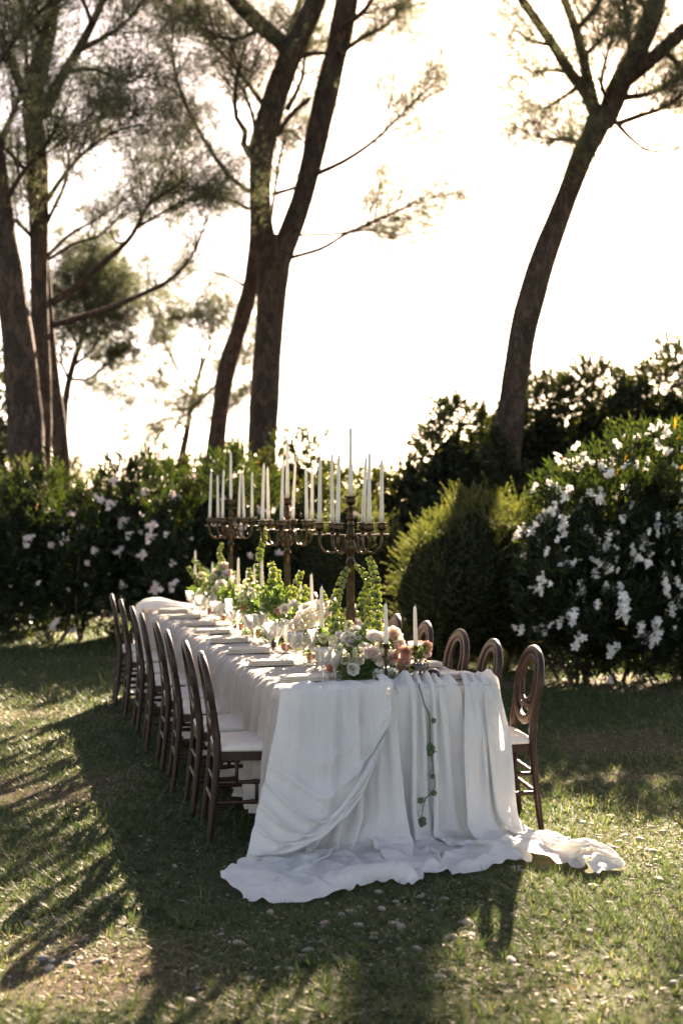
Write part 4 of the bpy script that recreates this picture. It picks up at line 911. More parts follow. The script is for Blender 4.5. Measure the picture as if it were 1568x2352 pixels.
def gravel(name, label, n, y0, y1, s0, s1):
    x, y, s = stone_field(n, y0, y1, s0, s1, 2.0); VV, FF = [], []
    src = []
    for me in STONES:
        v = np.empty(len(me.vertices) * 3); me.vertices.foreach_get('co', v); src.append(v.reshape(-1, 3))
    import bmesh
    bm = bmesh.new(); bmesh.ops.create_icosphere(bm, subdivisions=1, radius=1.0)
    bv = np.array([v.co[:] for v in bm.verts]); bf = np.array([[v.index for v in f.verts] for f in bm.faces]); bm.free()
    m = len(x); az = rng.uniform(0, 6.28, m); S = np.stack([rng.uniform(0.8, 1.3, m), rng.uniform(0.6, 1.0, m), rng.uniform(0.4, 0.65, m)], 1) * s[:, None]
    v = bv[None] * (1 + 0.12 * rng.normal(size=(m, len(bv), 1))) * S[:, None]
    c, sn = np.cos(az)[:, None], np.sin(az)[:, None]
    vx = v[..., 0] * c - v[..., 1] * sn + x[:, None]; vy = v[..., 0] * sn + v[..., 1] * c + y[:, None]
    vz = v[..., 2] + (ground_h(x, y) + s * 0.16)[:, None]
    V = np.stack([vx, vy, vz], 2).reshape(-1, 3); Fc = (bf[None] + (np.arange(m) * len(bv))[:, None, None]).reshape(-1, 3)
    me = np_mesh(name, V, Fc, M['stone'], smooth=True); me.materials.append(M['stone2'])
    me.polygons.foreach_set('material_index', np.repeat(rng.integers(0, 2, m), len(bf)).astype(np.int32))
    tag(link(name, me), label, 'gravel', kind='stuff')
gravel('gravel', 'small pale gravel scattered between the larger pebbles', 5200, 3.5, 9.5, 0.004, 0.011)

# ------------------------------------------------------------------ chairs
def make_chair():
    root = empty('oval_back_chair', (0, 0, 0)); wood = M['wood']; parts = {}
    ry = lambda z: -0.195 + (-0.045 * (1 - z / 0.45) ** 1.3 if z < 0.45 else -0.072 * ((z - 0.45) / 0.48) ** 1.5)
    # outer oval of the back
    t = np.linspace(0, 2 * np.pi, 49)[:-1]; cz, a, b = 0.735, 0.182, 0.183
    x = a * np.sin(t) * (1 + 0.05 * np.cos(t)); z = cz + b * np.cos(t)
    P = np.stack([x, [ry(q) for q in z], z], 1)
    mb = MB(); mb.add(*sweep(P, rrect(0.032, 0.050, 0.008), (0, 1, 0), True)); mb.build('back_frame', wood, root)
    # inner ring, crossing at its foot and curling out to the frame
    t = np.linspace(-2.72, 2.72, 41); x = 0.098 * np.sin(t) * (1 + 0.06 * np.cos(t)); z = 0.762 + 0.122 * np.cos(t)
    z = np.where(np.abs(t) > 2.2, z, z); pts = np.stack([x, z], 1)
    lead0 = np.array([[0.118, 0.650], [0.098, 0.632], [0.070, 0.624], [0.038, 0.630], [0.006, 0.645]]); lead1 = lead0[::-1] * np.array([-1, 1])
    pts = np.vstack([lead0, pts[2:-2], lead1]); pts = spline(pts, 70)
    P = np.stack([pts[:, 0], [ry(q) + 0.004 * s for q, s in zip(pts[:, 1], np.linspace(-1, 1, len(pts)))], pts[:, 1]], 1)
    mb = MB(); mb.add(*sweep(P, rrect(0.020, 0.032, 0.005), (0, 1, 0), False)); mb.build('back_ring', wood, root)
    # rear legs run up to the oval
    for s in (-1, 1):
        zz = np.linspace(0.0, 0.70, 30); xx = np.interp(zz, [0, 0.45, 0.56, 0.70], [0.190, 0.176, 0.168, 0.176]) * s
        P = np.stack([xx, [ry(q) for q in zz], zz], 1); sc = np.interp(zz, [0, 0.06, 0.42, 0.47, 0.70], [0.72, 0.8, 1.0, 1.05, 0.9])
        for c in (0.53, 0.545, 0.30, 0.16): sc = sc * (1 + 0.16 * np.exp(-((zz - c) / 0.007) ** 2))
        mb = MB(); mb.add(*sweep(P, rrect(0.036, 0.044, 0.011), (0, 1, 0), False, sc)); mb.build('leg', wood, root)
        zz = np.linspace(0.0, 0.425, 22); P = np.stack([(0.205 + 0 * zz) * s, 0.185 + 0.012 * (0.425 - zz), zz], 1)
        sc = np.interp(zz, [0, 0.05, 0.36, 0.425], [0.62, 0.72, 1.0, 1.1])
        for c in (0.30, 0.16, 0.38): sc = sc * (1 + 0.16 * np.exp(-((zz - c) / 0.008) ** 2))
        mb = MB(); mb.add(*sweep(P, circ(10, 0.0175), (0, 1, 0), False, sc)); mb.build('leg', wood, root)
    # seat frame: a rounded ring of rails
    w0, w1 = 0.185, 0.22; k = 10
    def outline(sc, n=9):
        c = []
        for (cx, cy, a0) in ((w1 - 0.05, 0.205 - 0.05, 0), (-w1 + 0.05, 0.205 - 0.05, 90), (-w0 + 0.035, -0.205 + 0.035, 180), (w0 - 0.035, -0.205 + 0.035, 270)):
            rr = 0.05 if cy > 0 else 0.035
            for q in np.linspace(0, 90, n): c.append((cx + rr * math.cos(R(a0 + q)), cy + rr * math.sin(R(a0 + q))))
        return np.array(c) * sc
    oc = outline(1.0); n = len(oc); V, Fc = [], []
    for (sc, z) in ((1.0, 0.408), (1.0, 0.447), (0.985, 0.452), (0.80, 0.452), (0.80, 0.408)):
        V += [(x * sc, y * sc, z) for x, y in oc]
    for q in range(5):
        for j in range(n): Fc.append([q * n + j, q * n + (j + 1) % n, ((q + 1) % 5) * n + (j + 1) % n, ((q + 1) % 5) * n + j])
    mb = MB(); mb.add(V, Fc); mb.build('seat_frame', wood, root, False)
    # padded seat with a welt and a crown
    V, Fc = [], []; lev = [(0.93, 0.449), (0.985, 0.455), (1.0, 0.463), (0.985, 0.474), (0.93, 0.484), (0.80, 0.493), (0.55, 0.500), (0.25, 0.503)]
    for sc, z in lev: V += [(x * sc * 0.99, y * sc * 0.99, z) for x, y in oc]
    V.append((0, 0, 0.504)); L_ = len(lev)
    for q in range(L_ - 1):
        for j in range(n): Fc.append([q * n + j, q * n + (j + 1) % n, (q + 1) * n + (j + 1) % n, (q + 1) * n + j])
    for j in range(n): Fc.append([(L_ - 1) * n + j, (L_ - 1) * n + (j + 1) % n, len(V) - 1])
    mb = MB(); mb.add(V, Fc); mb.build('seat', M['pad'], root)
    # curved brackets under the rear rail, stretchers and spindles
    t = np.linspace(0, np.pi, 16); P = np.stack([0.16 * np.cos(t), np.full(16, ry(0.4)), 0.33 + 0.075 * np.sin(t)], 1)
    mb = MB(); mb.add(*sweep(P, rrect(0.016, 0.022, 0.004), (0, 1, 0))); mb.build('bracket', wood, root)
    def rail(p, q, r=0.0105):
        P = np.array([np.array(p) + (np.array(q) - np.array(p)) * f for f in np.linspace(0, 1, 15)])
        sc = np.array([1.25 if i in (3, 7, 11) else 1.0 for i in range(15)]) * r; mb = MB(); mb.add(*tube(P, sc, 8)); mb.build('stretcher', wood, root)
    for z in (0.20, 0.30):
        for s in (-1, 1): rail((0.183 * s, ry(z), z), (0.205 * s, 0.187, z))
        rail((-0.185, ry(z), z), (0.185, ry(z), z)); rail((-0.205, 0.187, z + 0.02), (0.205, 0.187, z + 0.02))
    for s in (-1, 1):
        for y, z0, z1 in ((-0.10, 0.30, 0.41), (0.0, 0.20, 0.30), (0.09, 0.30, 0.41)):
            mb = MB(); mb.add(*tube([((0.19 + 0.03 * (y + 0.2)) * s, y, z0), ((0.19 + 0.03 * (y + 0.2)) * s, y, z1)], 0.009, 8)); mb.build('spindle', wood, root)
    return root
def copy_tree(o, parent=None):
    c = o.copy(); col.objects.link(c); c.parent = parent
    for ch in o.children: copy_tree(ch, c)
    return c
ORD = ['first', 'second', 'third', 'fourth', 'fifth', 'sixth', 'seventh', 'eighth', 'ninth']
proto = make_chair(); used = [False]
def put_chair(p, d, rz, label, group):
    o = copy_tree(proto) if used[0] else proto; used[0] = True
    o.location = tuple(tp(p, d)); o.rotation_euler = (0, 0, rz); tag(o, label, 'chair', group)
for i in range(8):       # side of the pink oleanders: backs away from the table, facing +p
    jig = [0, 0.010, -0.008, 0.006, -0.008, 0.010, 0, -0.008][i]
    put_chair(-0.095 + jig * 0.5, (0.29, 0.84, 1.46, 2.00, 2.68, 3.32, 4.04, 4.70)[i], TABLE_ROT - math.pi / 2 - 0.095 + 0.005 * i + jig * 1.5, 'dark wooden oval-back chair, %s from the gauze-draped end, pink oleander side' % ORD[i], 'dark chairs along the pink oleander side')
for i in range(9):
    jig = [0.0, -0.012, 0.015, 0, -0.015, 0.01, 0, 0.01, 0][i]
    put_chair(1.07 + jig + (0.06 if i == 0 else 0), -0.10 + 0.56 * i + (0.19 if i == 0 else 0), TABLE_ROT + math.pi / 2 - 0.10 + jig * 2 - (0.03 if i == 0 else 0), 'brown wooden oval-back chair, %s from the gauze-draped end, white oleander side' % ORD[i], 'brown chairs along the white oleander side')

# ------------------------------------------------------------------ candles
def candle_mesh(h, r0, r1, seed):
    r = np.random.default_rng(seed); zz = np.concatenate([np.linspace(0, h * 0.95, 9), h * np.array([0.965, 0.98, 0.992, 1.0])])
    rad = np.interp(zz, [0, h * 0.95, h * 0.975, h], [r0, r1, r1 * 0.75, 0.0012]); bx = r.normal(0, 0.004) * (zz / h) ** 2; by = r.normal(0, 0.004) * (zz / h) ** 2
    mb = MB(); mb.add(*tube(np.stack([bx, by, zz], 1), rad, 14)); return mb.mesh('candle', M['wax'])
CAND = [candle_mesh(0.385, 0.0130, 0.0085, 1), candle_mesh(0.365, 0.0132, 0.0085, 2), candle_mesh(0.40, 0.0128, 0.008, 3), candle_mesh(0.40, 0.0138, 0.0085, 4)]
TAPER = [candle_mesh(0.215, 0.0125, 0.0085, 5), candle_mesh(0.235, 0.0125, 0.008, 6), candle_mesh(0.25, 0.013, 0.009, 7)]
wick = MB(); wick.add(*tube([(0, 0, 0), (0.001, 0, 0.006), (0.003, 0.001, 0.012)], 0.0012, 5)); WICK = wick.mesh('wick', M['wick'])
def put_candle(me, h, loc, label, group, tilt=0.0, az=0.0):
    o = link('taper_candle', me, None, None, loc, (tilt * math.cos(az), tilt * math.sin(az), 0)); tag(o, label, 'candle', group)
    link('wick', WICK, None, o, (0, 0, h - 0.002))

# ------------------------------------------------------------------ candelabra
def cup_profile(z0, s=1.0):
    pr = [(0.004, 0), (0.012, 0.002), (0.014, 0.008), (0.009, 0.013), (0.010, 0.018), (0.021, 0.023), (0.027, 0.033), (0.0275, 0.043), (0.0235, 0.053), (0.023, 0.057), (0.038, 0.0625), (0.0385, 0.066), (0.014, 0.0655), (0.013, 0.060), (0.0, 0.060)]
    return [(r * s, z0 + z * s) for r, z in pr]
def candelabrum(p, d, rz, label, where, tilts):
    root = empty('candelabrum', tp(p, d, ZT + 0.004), rz); tag(root, label, 'candelabrum', 'bronze candelabra down the middle of the table'); br = M['bronze']
    z = lambda h: h
    base = [(0.0, 0.0), (0.085, 0.0), (0.088, 0.010), (0.078, 0.020), (0.060, 0.030), (0.040, 0.045), (0.028, 0.065), (0.034, 0.080), (0.026, 0.095), (0.021, 0.110)]
    mb = MB(); mb.add(*lathe(base, 28)); mb.build('base', br, root)
    col_ = [(0.021, 0.110), (0.024, 0.14), (0.023, 0.30), (0.021, 0.50), (0.021, 0.585), (0.026, 0.59), (0.026, 0.60), (0.022, 0.605)]
    mb = MB(); mb.add(*lathe(col_, 48, 16, 0.055, lambda q: 1.0 if 0.13 < q < 0.585 else 0.0)); mb.build('column', br, root)
    up = [(0.022, 0.605), (0.018, 0.62), (0.019, 0.635), (0.028, 0.66), (0.031, 0.68), (0.027, 0.70), (0.019, 0.712), (0.019, 0.735), (0.023, 0.745), (0.020, 0.78), (0.016, 0.79), (0.0165, 0.80), (0.023, 0.808), (0.018, 0.817), (0.015, 0.826), (0.019, 0.834), (0.0245, 0.842), (0.019, 0.852), (0.0145, 0.862), (0.014, 0.884), (0.017, 0.890), (0.012, 0.894)]
    mb = MB(); mb.add(*lathe(up, 28)); mb.build('stem', br, root)
    pan = lambda z0: [(0.004, z0), (0.038, z0 + 0.002), (0.044, z0 + 0.004), (0.0445, z0 + 0.007), (0.040, z0 + 0.008), (0.008, z0 + 0.006)]
    mb = MB(); mb.add(*lathe(pan(0.892), 26)); mb.build('drip_pan', br, root)
    mb = MB(); mb.add(*lathe(cup_profile(0.898, 1.02), 36, 9, 0.05, lambda q: 1.0 if 0.918 < q < 0.955 else 0)); mb.build('candle_cup', br, root)
    hp = np.array(root.location); ctop = 0.898 + 0.060 * 1.02
    for k in range(6):
        a = k * math.pi / 3; c, s = math.cos(a), math.sin(a)
        prof = np.array([(0.016, 0.725), (0.040, 0.735), (0.060, 0.722), (0.068, 0.690), (0.090, 0.655), (0.130, 0.650), (0.162, 0.672), (0.174, 0.705), (0.175, 0.748)])
        Q = spline(prof, 34); P = np.stack([Q[:, 0] * c, Q[:, 0] * s, Q[:, 1]], 1); rad = 0.0072 + 0.0014 * np.sin(np.linspace(0, 9, 34))
        mb = MB(); mb.add(*tube(P, rad, 9))
        t = np.linspace(0, 4.6, 18); sp_ = np.stack([0.047 + 0.016 * np.cos(t) * (1 - t / 9), 0.733 + 0.014 * np.sin(t) * (1 - t / 9)], 1)
        mb.add(*tube(np.stack([sp_[:, 0] * c, sp_[:, 0] * s, sp_[:, 1]], 1), np.linspace(0.0055, 0.003, 18), 7))
        arm = mb.build('arm', br, root)
        V, Fc = lathe(pan(0.746), 22); V = V + np.array([0.175 * c, 0.175 * s, 0]); mb = MB(); mb.add(V, Fc); mb.build('drip_pan', br, arm)
        V, Fc = lathe(cup_profile(0.752, 0.98), 27, 9, 0.05, lambda q: 1.0 if 0.77 < q < 0.805 else 0); V = V + np.array([0.175 * c, 0.175 * s, 0]); mb = MB(); mb.add(V, Fc); mb.build('candle_cup', br, arm)
        wa = a + rz; loc = hp + np.array([0.175 * math.cos(wa), 0.175 * math.sin(wa), 0.752 + 0.060 * 0.98])
        q = (k * 2 + int(d * 3)) % 3; tl = tilts[k % len(tilts)]
        put_candle(CAND[q], (0.385, 0.365, 0.40)[q], loc, 'ivory taper candle on an outer arm of the candelabrum %s' % where, 'candles on arms of the candelabrum %s' % where, tl, wa + 1.2 * k)
    put_candle(CAND[3], 0.40, hp + np.array([0, 0, ctop]), 'ivory taper candle in the raised centre cup of the candelabrum %s' % where, 'candles in the raised centre cups', 0.006, 1.0)
candelabrum(0.55, 0.664, 0.10, 'bronze six-armed candelabrum standing behind the rose arrangement', 'behind the roses', [0.02, 0.06, 0.03, 0.015, 0.05, 0.02])
candelabrum(0.55, 2.15, 0.35, 'bronze six-armed candelabrum in the middle of the table', 'at the table middle', [0.015, 0.05, 0.02, 0.03, 0.06, 0.02])
candelabrum(0.55, 4.1, 0.22, 'bronze six-armed candelabrum farthest from the gauze drape', 'nearest the far table end', [0.02, 0.03, 0.015, 0.05, 0.02, 0.03])

# ------------------------------------------------------------------ small candlesticks with tapers
def stick_meshes():
    res = []
    for h, mt in ((0.205, 'bronze'), (0.175, 'brass'), (0.12, 'bronze'), (0.28, 'bronze')):
        pr = [(0, 0), (0.036, 0), (0.038, 0.006), (0.026, 0.014), (0.012, 0.022), (0.0085, 0.035), (0.011, h * 0.28), (0.0065, h * 0.36), (0.0065, h * 0.5), (0.012, h * 0.56), (0.0065, h * 0.62), (0.0075, h * 0.74), (0.011, h * 0.80), (0.0085, h * 0.84), (0.0115, h * 0.88), (0.0145, h * 0.96), (0.023, h - 0.004), (0.023, h), (0.013, h), (0.0125, h - 0.008), (0, h - 0.008)]
        mb = MB(); mb.add(*lathe(pr, 20)); res.append((h, mb.mesh('candlestick', M[mt])))
    return res
STICK = stick_meshes()
def stick(px, py_bot, d_or_Y, kind, tap, where):
    Y = d_or_Y; h, me = STICK[kind]; x = (px - CX) / F * Y
    o = link('candlestick', me, None, None, (x, Y, ZT + 0.004)); tag(o, 'turned %s candlestick %s' % ('brass' if kind == 1 else 'dark bronze', where), 'candlestick', 'candlesticks down the table')
    put_candle(TAPER[tap], (0.215, 0.235, 0.25)[tap], (x, Y, ZT + 0.004 + h - 0.008), 'short ivory taper in the candlestick %s' % where, 'short tapers in candlesticks', 0.012, px)
stick(886, 0, 6.37, 0, 0, 'in front of the white roses at the gauze-draped end')
stick(954, 0, 6.56, 1, 0, 'between the peach roses and the silver bowl')
stick(738, 0, 7.15, 0, 2, 'beside the white peonies')
stick(716, 0, 7.75, 3, 0, 'behind the white peonies')
stick(690, 0, 8.0, 1, 1, 'among the bell stems by the middle candelabrum')
stick(602, 0, 8.75, 3, 2, 'by the green bell stems past the middle candelabrum')
stick(585, 0, 9.1, 3, 0, 'among white blossoms past the middle candelabrum')
stick(547, 0, 9.35, 3, 2, 'before the small white blossoms past the middle')
stick(567, 0, 9.7, 0, 0, 'behind the small white blossoms')
stick(487, 0, 10.6, 0, 1, 'beside the pink roses of the far arrangement')
stick(448, 0, 11.0, 3, 2, 'at the outermost bell stems of the far arrangement')

# ------------------------------------------------------------------ crystal
def goblet_mesh(name, h, rb, stem, k=48):
    b0 = stem; o = [(0.0, 0.0), (0.032, 0.0), (0.033, 0.0025), (0.020, 0.006), (0.008, 0.012), (0.0055, 0.022), (0.0085, 0.032), (0.0055, 0.042), (0.0050, b0 - 0.02), (0.0085, b0 - 0.010), (0.012, b0), (rb * 0.62, b0 + 0.014), (rb * 0.82, b0 + 0.032), (rb * 0.90, (b0 + h) / 2 + 0.008), (rb * 0.97, h - 0.012), (rb, h)]
    i = [(rb - 0.0016, h), (rb * 0.97 - 0.0022, h - 0.012), (rb * 0.90 - 0.003, (b0 + h) / 2 + 0.008), (rb * 0.82 - 0.0035, b0 + 0.034), (rb * 0.58, b0 + 0.019), (0.006, b0 + 0.008), (0.0, b0 + 0.007)]
    fn = lambda z: 1.0 if b0 + 0.02 < z < h - 0.006 else (0.6 if b0 - 0.015 < z < b0 + 0.02 else 0)
    V, Fc = lathe(o, k, 14, 0.035, fn); V2, F2 = lathe(i, k)
    n = len(o) - 1; m = (len(o)) * k
    F3 = [[n * k + j, n * k + (j + 1) % k, m + (j + 1) % k, m + j] for j in range(k)]
    mb = MB(); mb.v = [V, V2]; mb.f = [list(f) for f in Fc] + [[q + m for q in f] for f in F2] + F3; mb.r = [0.5] * len(mb.f); mb.n = len(V) + len(V2)
    return mb.mesh(name, M['glass'])
GOB = [goblet_mesh('goblet', 0.185, 0.046, 0.088), goblet_mesh('goblet', 0.165, 0.040, 0.078), goblet_mesh('flute', 0.205, 0.030, 0.080)]
def glass(kind, p, d, label, group):
    o = link('flute' if kind == 2 else 'goblet', GOB[kind], None, None, tp(p, d, ZT + 0.005), (0, 0, rng.uniform(0, 6))); tag(o, label, 'glass', group)
for i in range(8):
    d = 0.33 + 0.62 * i
    if i == 0: spots = [(0, 0.235, 0.10), (1, 0.315, 0.16), (2, 0.36, 0.34)]
    else: spots = [(0, 0.285 + rng.uniform(-0.02, 0.02), d - 0.08 + rng.uniform(-0.03, 0.03)), (1, 0.345, d + 0.03 + rng.uniform(-0.03, 0.03)), (2, 0.375, d - 0.10 + rng.uniform(-0.04, 0.04))]
    for k, p, dd in spots:
        glass(k, p, dd, '%s at the %s setting from the gauze-draped end, pink oleander side' % (['large fluted crystal goblet', 'small fluted crystal goblet', 'slim crystal flute'][k], ORD[i]), 'crystal on the pink oleander side')
for i in range(9):
    d = -0.02 + 0.56 * i + (0.14 if i == 0 else 0)
    for k, p, dd in [(0, 0.80, d + 0.12), (1, 0.735, d + 0.20), (2, 0.70, d + 0.10)]:
        if i == 0 and k == 2: continue
        glass(k, p + rng.uniform(-0.015, 0.015), dd, '%s at the %s setting from the gauze-draped end, white oleander side' % (['large fluted crystal goblet', 'small fluted crystal goblet', 'slim crystal flute'][k], ORD[i]), 'crystal on the white oleander side')

# ------------------------------------------------------------------ napkins
def napkin_mesh(seed):
    r = np.random.default_rng(seed); mb = MB(); w, l = 0.115, 0.27
    for q, (z0, h, g) in enumerate(((0.0, 0.011, 1.0), (0.011, 0.010, 0.97), (0.021, 0.009, 0.93))):
        nu, nv = 16, 10; u = np.linspace(-1, 1, nu); v = np.linspace(-1, 1, nv); U, Vv = np.meshgrid(u, v)
        wob = 0.004 * (fbm(U * 2 + q * 9, Vv * 2, seed, 91, 2) - 0.5)
        X = U * l / 2 * g + 0.004 * np.sin(Vv * 3 + q); Y = Vv * w / 2 * g + 0.003 * np.sin(U * 4 + q)
        e = np.clip((1 - np.abs(Vv)) * 4, 0, 1) ** 0.5 * np.clip((1 - np.abs(U)) * 7, 0.0, 1) ** 0.5
        top = np.stack([X, Y, z0 + h * (0.35 + 0.65 * e) + wob], 2).reshape(-1, 3); bot = np.stack([X, Y, z0 + h * 0.18 * (1 - e) + wob * 0.4], 2).reshape(-1, 3)
        i0 = (np.arange(nv - 1)[:, None] * nu + np.arange(nu - 1)[None]).ravel(); Fc = np.stack([i0, i0 + 1, i0 + nu + 1, i0 + nu], 1).tolist(); m = nu * nv
        Fb = [[a + m for a in f[::-1]] for f in Fc]
        ring = [j for j in range(nu)] + [j * nu + nu - 1 for j in range(1, nv)] + [(nv - 1) * nu + j for j in range(nu - 2, -1, -1)] + [j * nu for j in range(nv - 2, 0, -1)]
        Fs = [[ring[j], ring[j] + m, ring[(j + 1) % len(ring)] + m, ring[(j + 1) % len(ring)]] for j in range(len(ring))]
        mb.add(np.vstack([top, bot]), Fc + Fb + Fs)
    return mb.mesh('napkin', M['napkin'])
NAP = [napkin_mesh(s) for s in range(4)]
for i in range(8):
    o = link('napkin', NAP[i % 4], None, None, tp(0.155 + (0.02 if i == 0 else 0), 0.30 + 0.62 * i - (0.06 if i == 0 else 0), ZT + 0.007), (0, 0, TABLE_ROT + rng.uniform(-0.1, 0.1)))
    tag(o, 'folded oat linen napkin at the %s setting from the gauze-draped end, pink oleander side' % ORD[i], 'napkin', 'linen napkins at the settings')
for i in range(9):
    o = link('napkin', NAP[(i + 1) % 4], None, None, tp(0.93, 0.03 + 0.56 * i + (0.08 if i == 0 else 0), ZT + 0.007), (0, 0, TABLE_ROT + rng.uniform(-0.1, 0.1)))
    tag(o, 'folded oat linen napkin at the %s setting from the gauze-draped end, white oleander side' % ORD[i], 'napkin', 'linen napkins at the settings')
# ------------------------------------------------------------------ flowers
def petal(mb, c, out, upv, w, l, cup, curl, rnd, ruff, r):
    """a curved petal growing from c along upv, bulging outwards along out"""
    side = norm(np.cross(upv, out)); nu, nv = 5, 5; V = []
    for j in range(nv):
        f = j / (nv - 1); ww = w * (0.35 + 0.65 * math.sin(min(1, f * 1.15) * math.pi * 0.55 + 0.15)) * (1 - 0.25 * max(0, f - 0.75) * 4)
        o = cup * math.sin(f * math.pi * 0.55) + curl * max(0, f - 0.55) ** 1.4 * 2.4
        for i in range(nu):
            g = (i / (nu - 1) - 0.5) * 2
            V.append(c + upv * l * (f - 0.25 * max(0, f - 0.7) * abs(curl) / max(l, 1e-6) - 0.05 * g * g * f) + side * ww * 0.5 * g + out * (o - 0.22 * ww * g * g) + r.normal(0, ruff, 3) * f)
    Fc = [[j * nu + i, j * nu + i + 1, (j + 1) * nu + i + 1, (j + 1) * nu + i] for j in range(nv - 1) for i in range(nu - 1)]
    mb.add(V, Fc, rnd)
def rose_mesh(name, mat, seed, open_=1.0, ruff=0.012):
    """rose of radius 1 looking along +Z"""
    r = np.random.default_rng(seed); mb = MB(); Z = np.array([0, 0, 1.0])
    rings = [(4, 0.10, 0.50, 0.75, 0.06, -0.02), (5, 0.20, 0.62, 0.78, 0.10, 0.02), (6, 0.32, 0.75, 0.78, 0.20, 0.10), (6, 0.44, 0.85, 0.72, 0.34 * open_, 0.20 * open_), (7, 0.50, 0.95, 0.62, 0.48 * open_, 0.36 * open_)]
    for q, (n, rad, w, l, cup, curl) in enumerate(rings):
        ph = r.uniform(0, 6)
        for k in range(n):
            t = ph + k * 2 * np.pi / n + r.normal(0, 0.1); o = np.array([math.cos(t), math.sin(t), 0])
            petal(mb, o * rad * 0.35 + np.array([0, 0, -0.42 + 0.02 * q]), o, norm(Z + o * (0.04 + 0.085 * q * open_)), w * 1.22, l * (1.15 if q < 3 else 1.05), cup * 1.25, curl * 0.55, float(np.clip(0.15 + 0.2 * q + r.normal(0, 0.08), 0, 1)), ruff * 1.6, r)
    return mb.mesh(name, mat)
def pompon_mesh(name, mat, seed, n=90):
    r = np.random.default_rng(seed); mb = MB()
    for k in range(n):
        z = 1 - 1.45 * (k + 0.5) / n; t = k * 2.39996; rr = math.sqrt(max(0, 1 - z * z)); d = np.array([rr * math.cos(t), rr * math.sin(t), z]); d = norm(d + r.normal(0, 0.12, 3))
        a = norm(np.cross(d, r.normal(size=3))); b = np.cross(d, a); c = d * 0.55; w = 0.17; e = d * r.uniform(0.9, 1.08)
        mb.add([c, e + a * w, e + d * 0.06 + b * w * 0.6, e - a * w, e - b * w * 0.6], [[0, 1, 2], [0, 2, 3], [0, 3, 4], [0, 4, 1]], r.uniform(0, 1))
    return mb.mesh(name, mat, False)
FL = {'white': [rose_mesh('rose', M['white_petal'], s, 1.0) for s in (1, 2, 3)], 'blush': [rose_mesh('rose', M['blush_petal'], s, 1.05) for s in (4, 5)],
      'peach': [rose_mesh('rose', M['peach_petal'], s, 0.9, 0.03) for s in (6, 7)], 'cream': [pompon_mesh('scabious', M['cream_petal'], s) for s in (8, 9)],
      'carn': [rose_mesh('carnation', M['white_petal'], s, 1.25, 0.03) for s in (10, 11)], 'peony': [pompon_mesh('hydrangea', M['white_petal'], s, 130) for s in (12, 13)]}
BLOB = {'scabious', 'hydrangea'}
def flower(root, kind, pos, rad, face=None):
    me = FL[kind][rng.integers(len(FL[kind]))]; base = np.array(root.location)
    face = np.array([0, -0.75, 0.6]) if face is None else np.array(face)
    o = link(me.name.split('.')[0], me, None, root, np.asarray(pos) - base, None, rad)
    o.rotation_mode = 'QUATERNION'; o.rotation_quaternion = Vector(norm(face + rng.normal(0, 0.28, 3))).to_track_quat('Z', 'Y') @ Matrix.Rotation(rng.uniform(0, 6.28), 3, 'Z').to_quaternion()
def foliage(root, centers, n, L, W, per=9, up=0.35, name='foliage', flat=0.8):
    """leafy sprays around a list of (x, y, z, radius)"""
    base = np.array(root.location); c = np.array(centers, float); w = c[:, 3] ** 2; idx = rng.choice(len(c), n, p=w / w.sum())
    d = norm(rng.normal(size=(n, 3))); pos = c[idx, :3] + d * (c[idx, 3] * rng.uniform(0.3, 1.05, n))[:, None] * np.array([1, 1, flat])
    k = pos[:, 2] > ZT + 0.005; pos, d = pos[k], d[k]
    V, T, rn = shoots(pos, d, per, L * 2.4, L, W, up, 0.85); V[:, 2] = np.maximum(V[:, 2], ZT + 0.006)
    link(name, np_mesh(name, V - base, T, M['posy_leaf'], rn), None, root)
def calyx_mesh():
    V, Fc = [], []; n = 10; lev = [(0.10, 0.0), (0.36, 0.25), (0.52, 0.75), (0.74, 1.20), (1.08, 1.38), (1.00, 1.44), (0.64, 1.15), (0.32, 0.60), (0.05, 0.35)]
    for q, (rr, z) in enumerate(lev):
        for j in range(n):
            t = j * 2 * np.pi / n; lob = 1 + (0.13 * math.cos(5 * t) if 2 < q < 7 else 0); V.append((rr * lob * math.cos(t), rr * lob * math.sin(t), z - (0.10 * math.cos(5 * t) if 3 < q < 6 else 0)))
    for q in range(len(lev) - 1):
        for j in range(n): Fc.append([q * n + j, q * n + (j + 1) % n, (q + 1) * n + (j + 1) % n, (q + 1) * n + j])
    return np.array(V), Fc
CALYX = calyx_mesh(); CAL_R = np.repeat(np.array([0.0, 0.0, 0.15, 0.5, 0.6, 0.2, -0.2, -0.35]), 10)
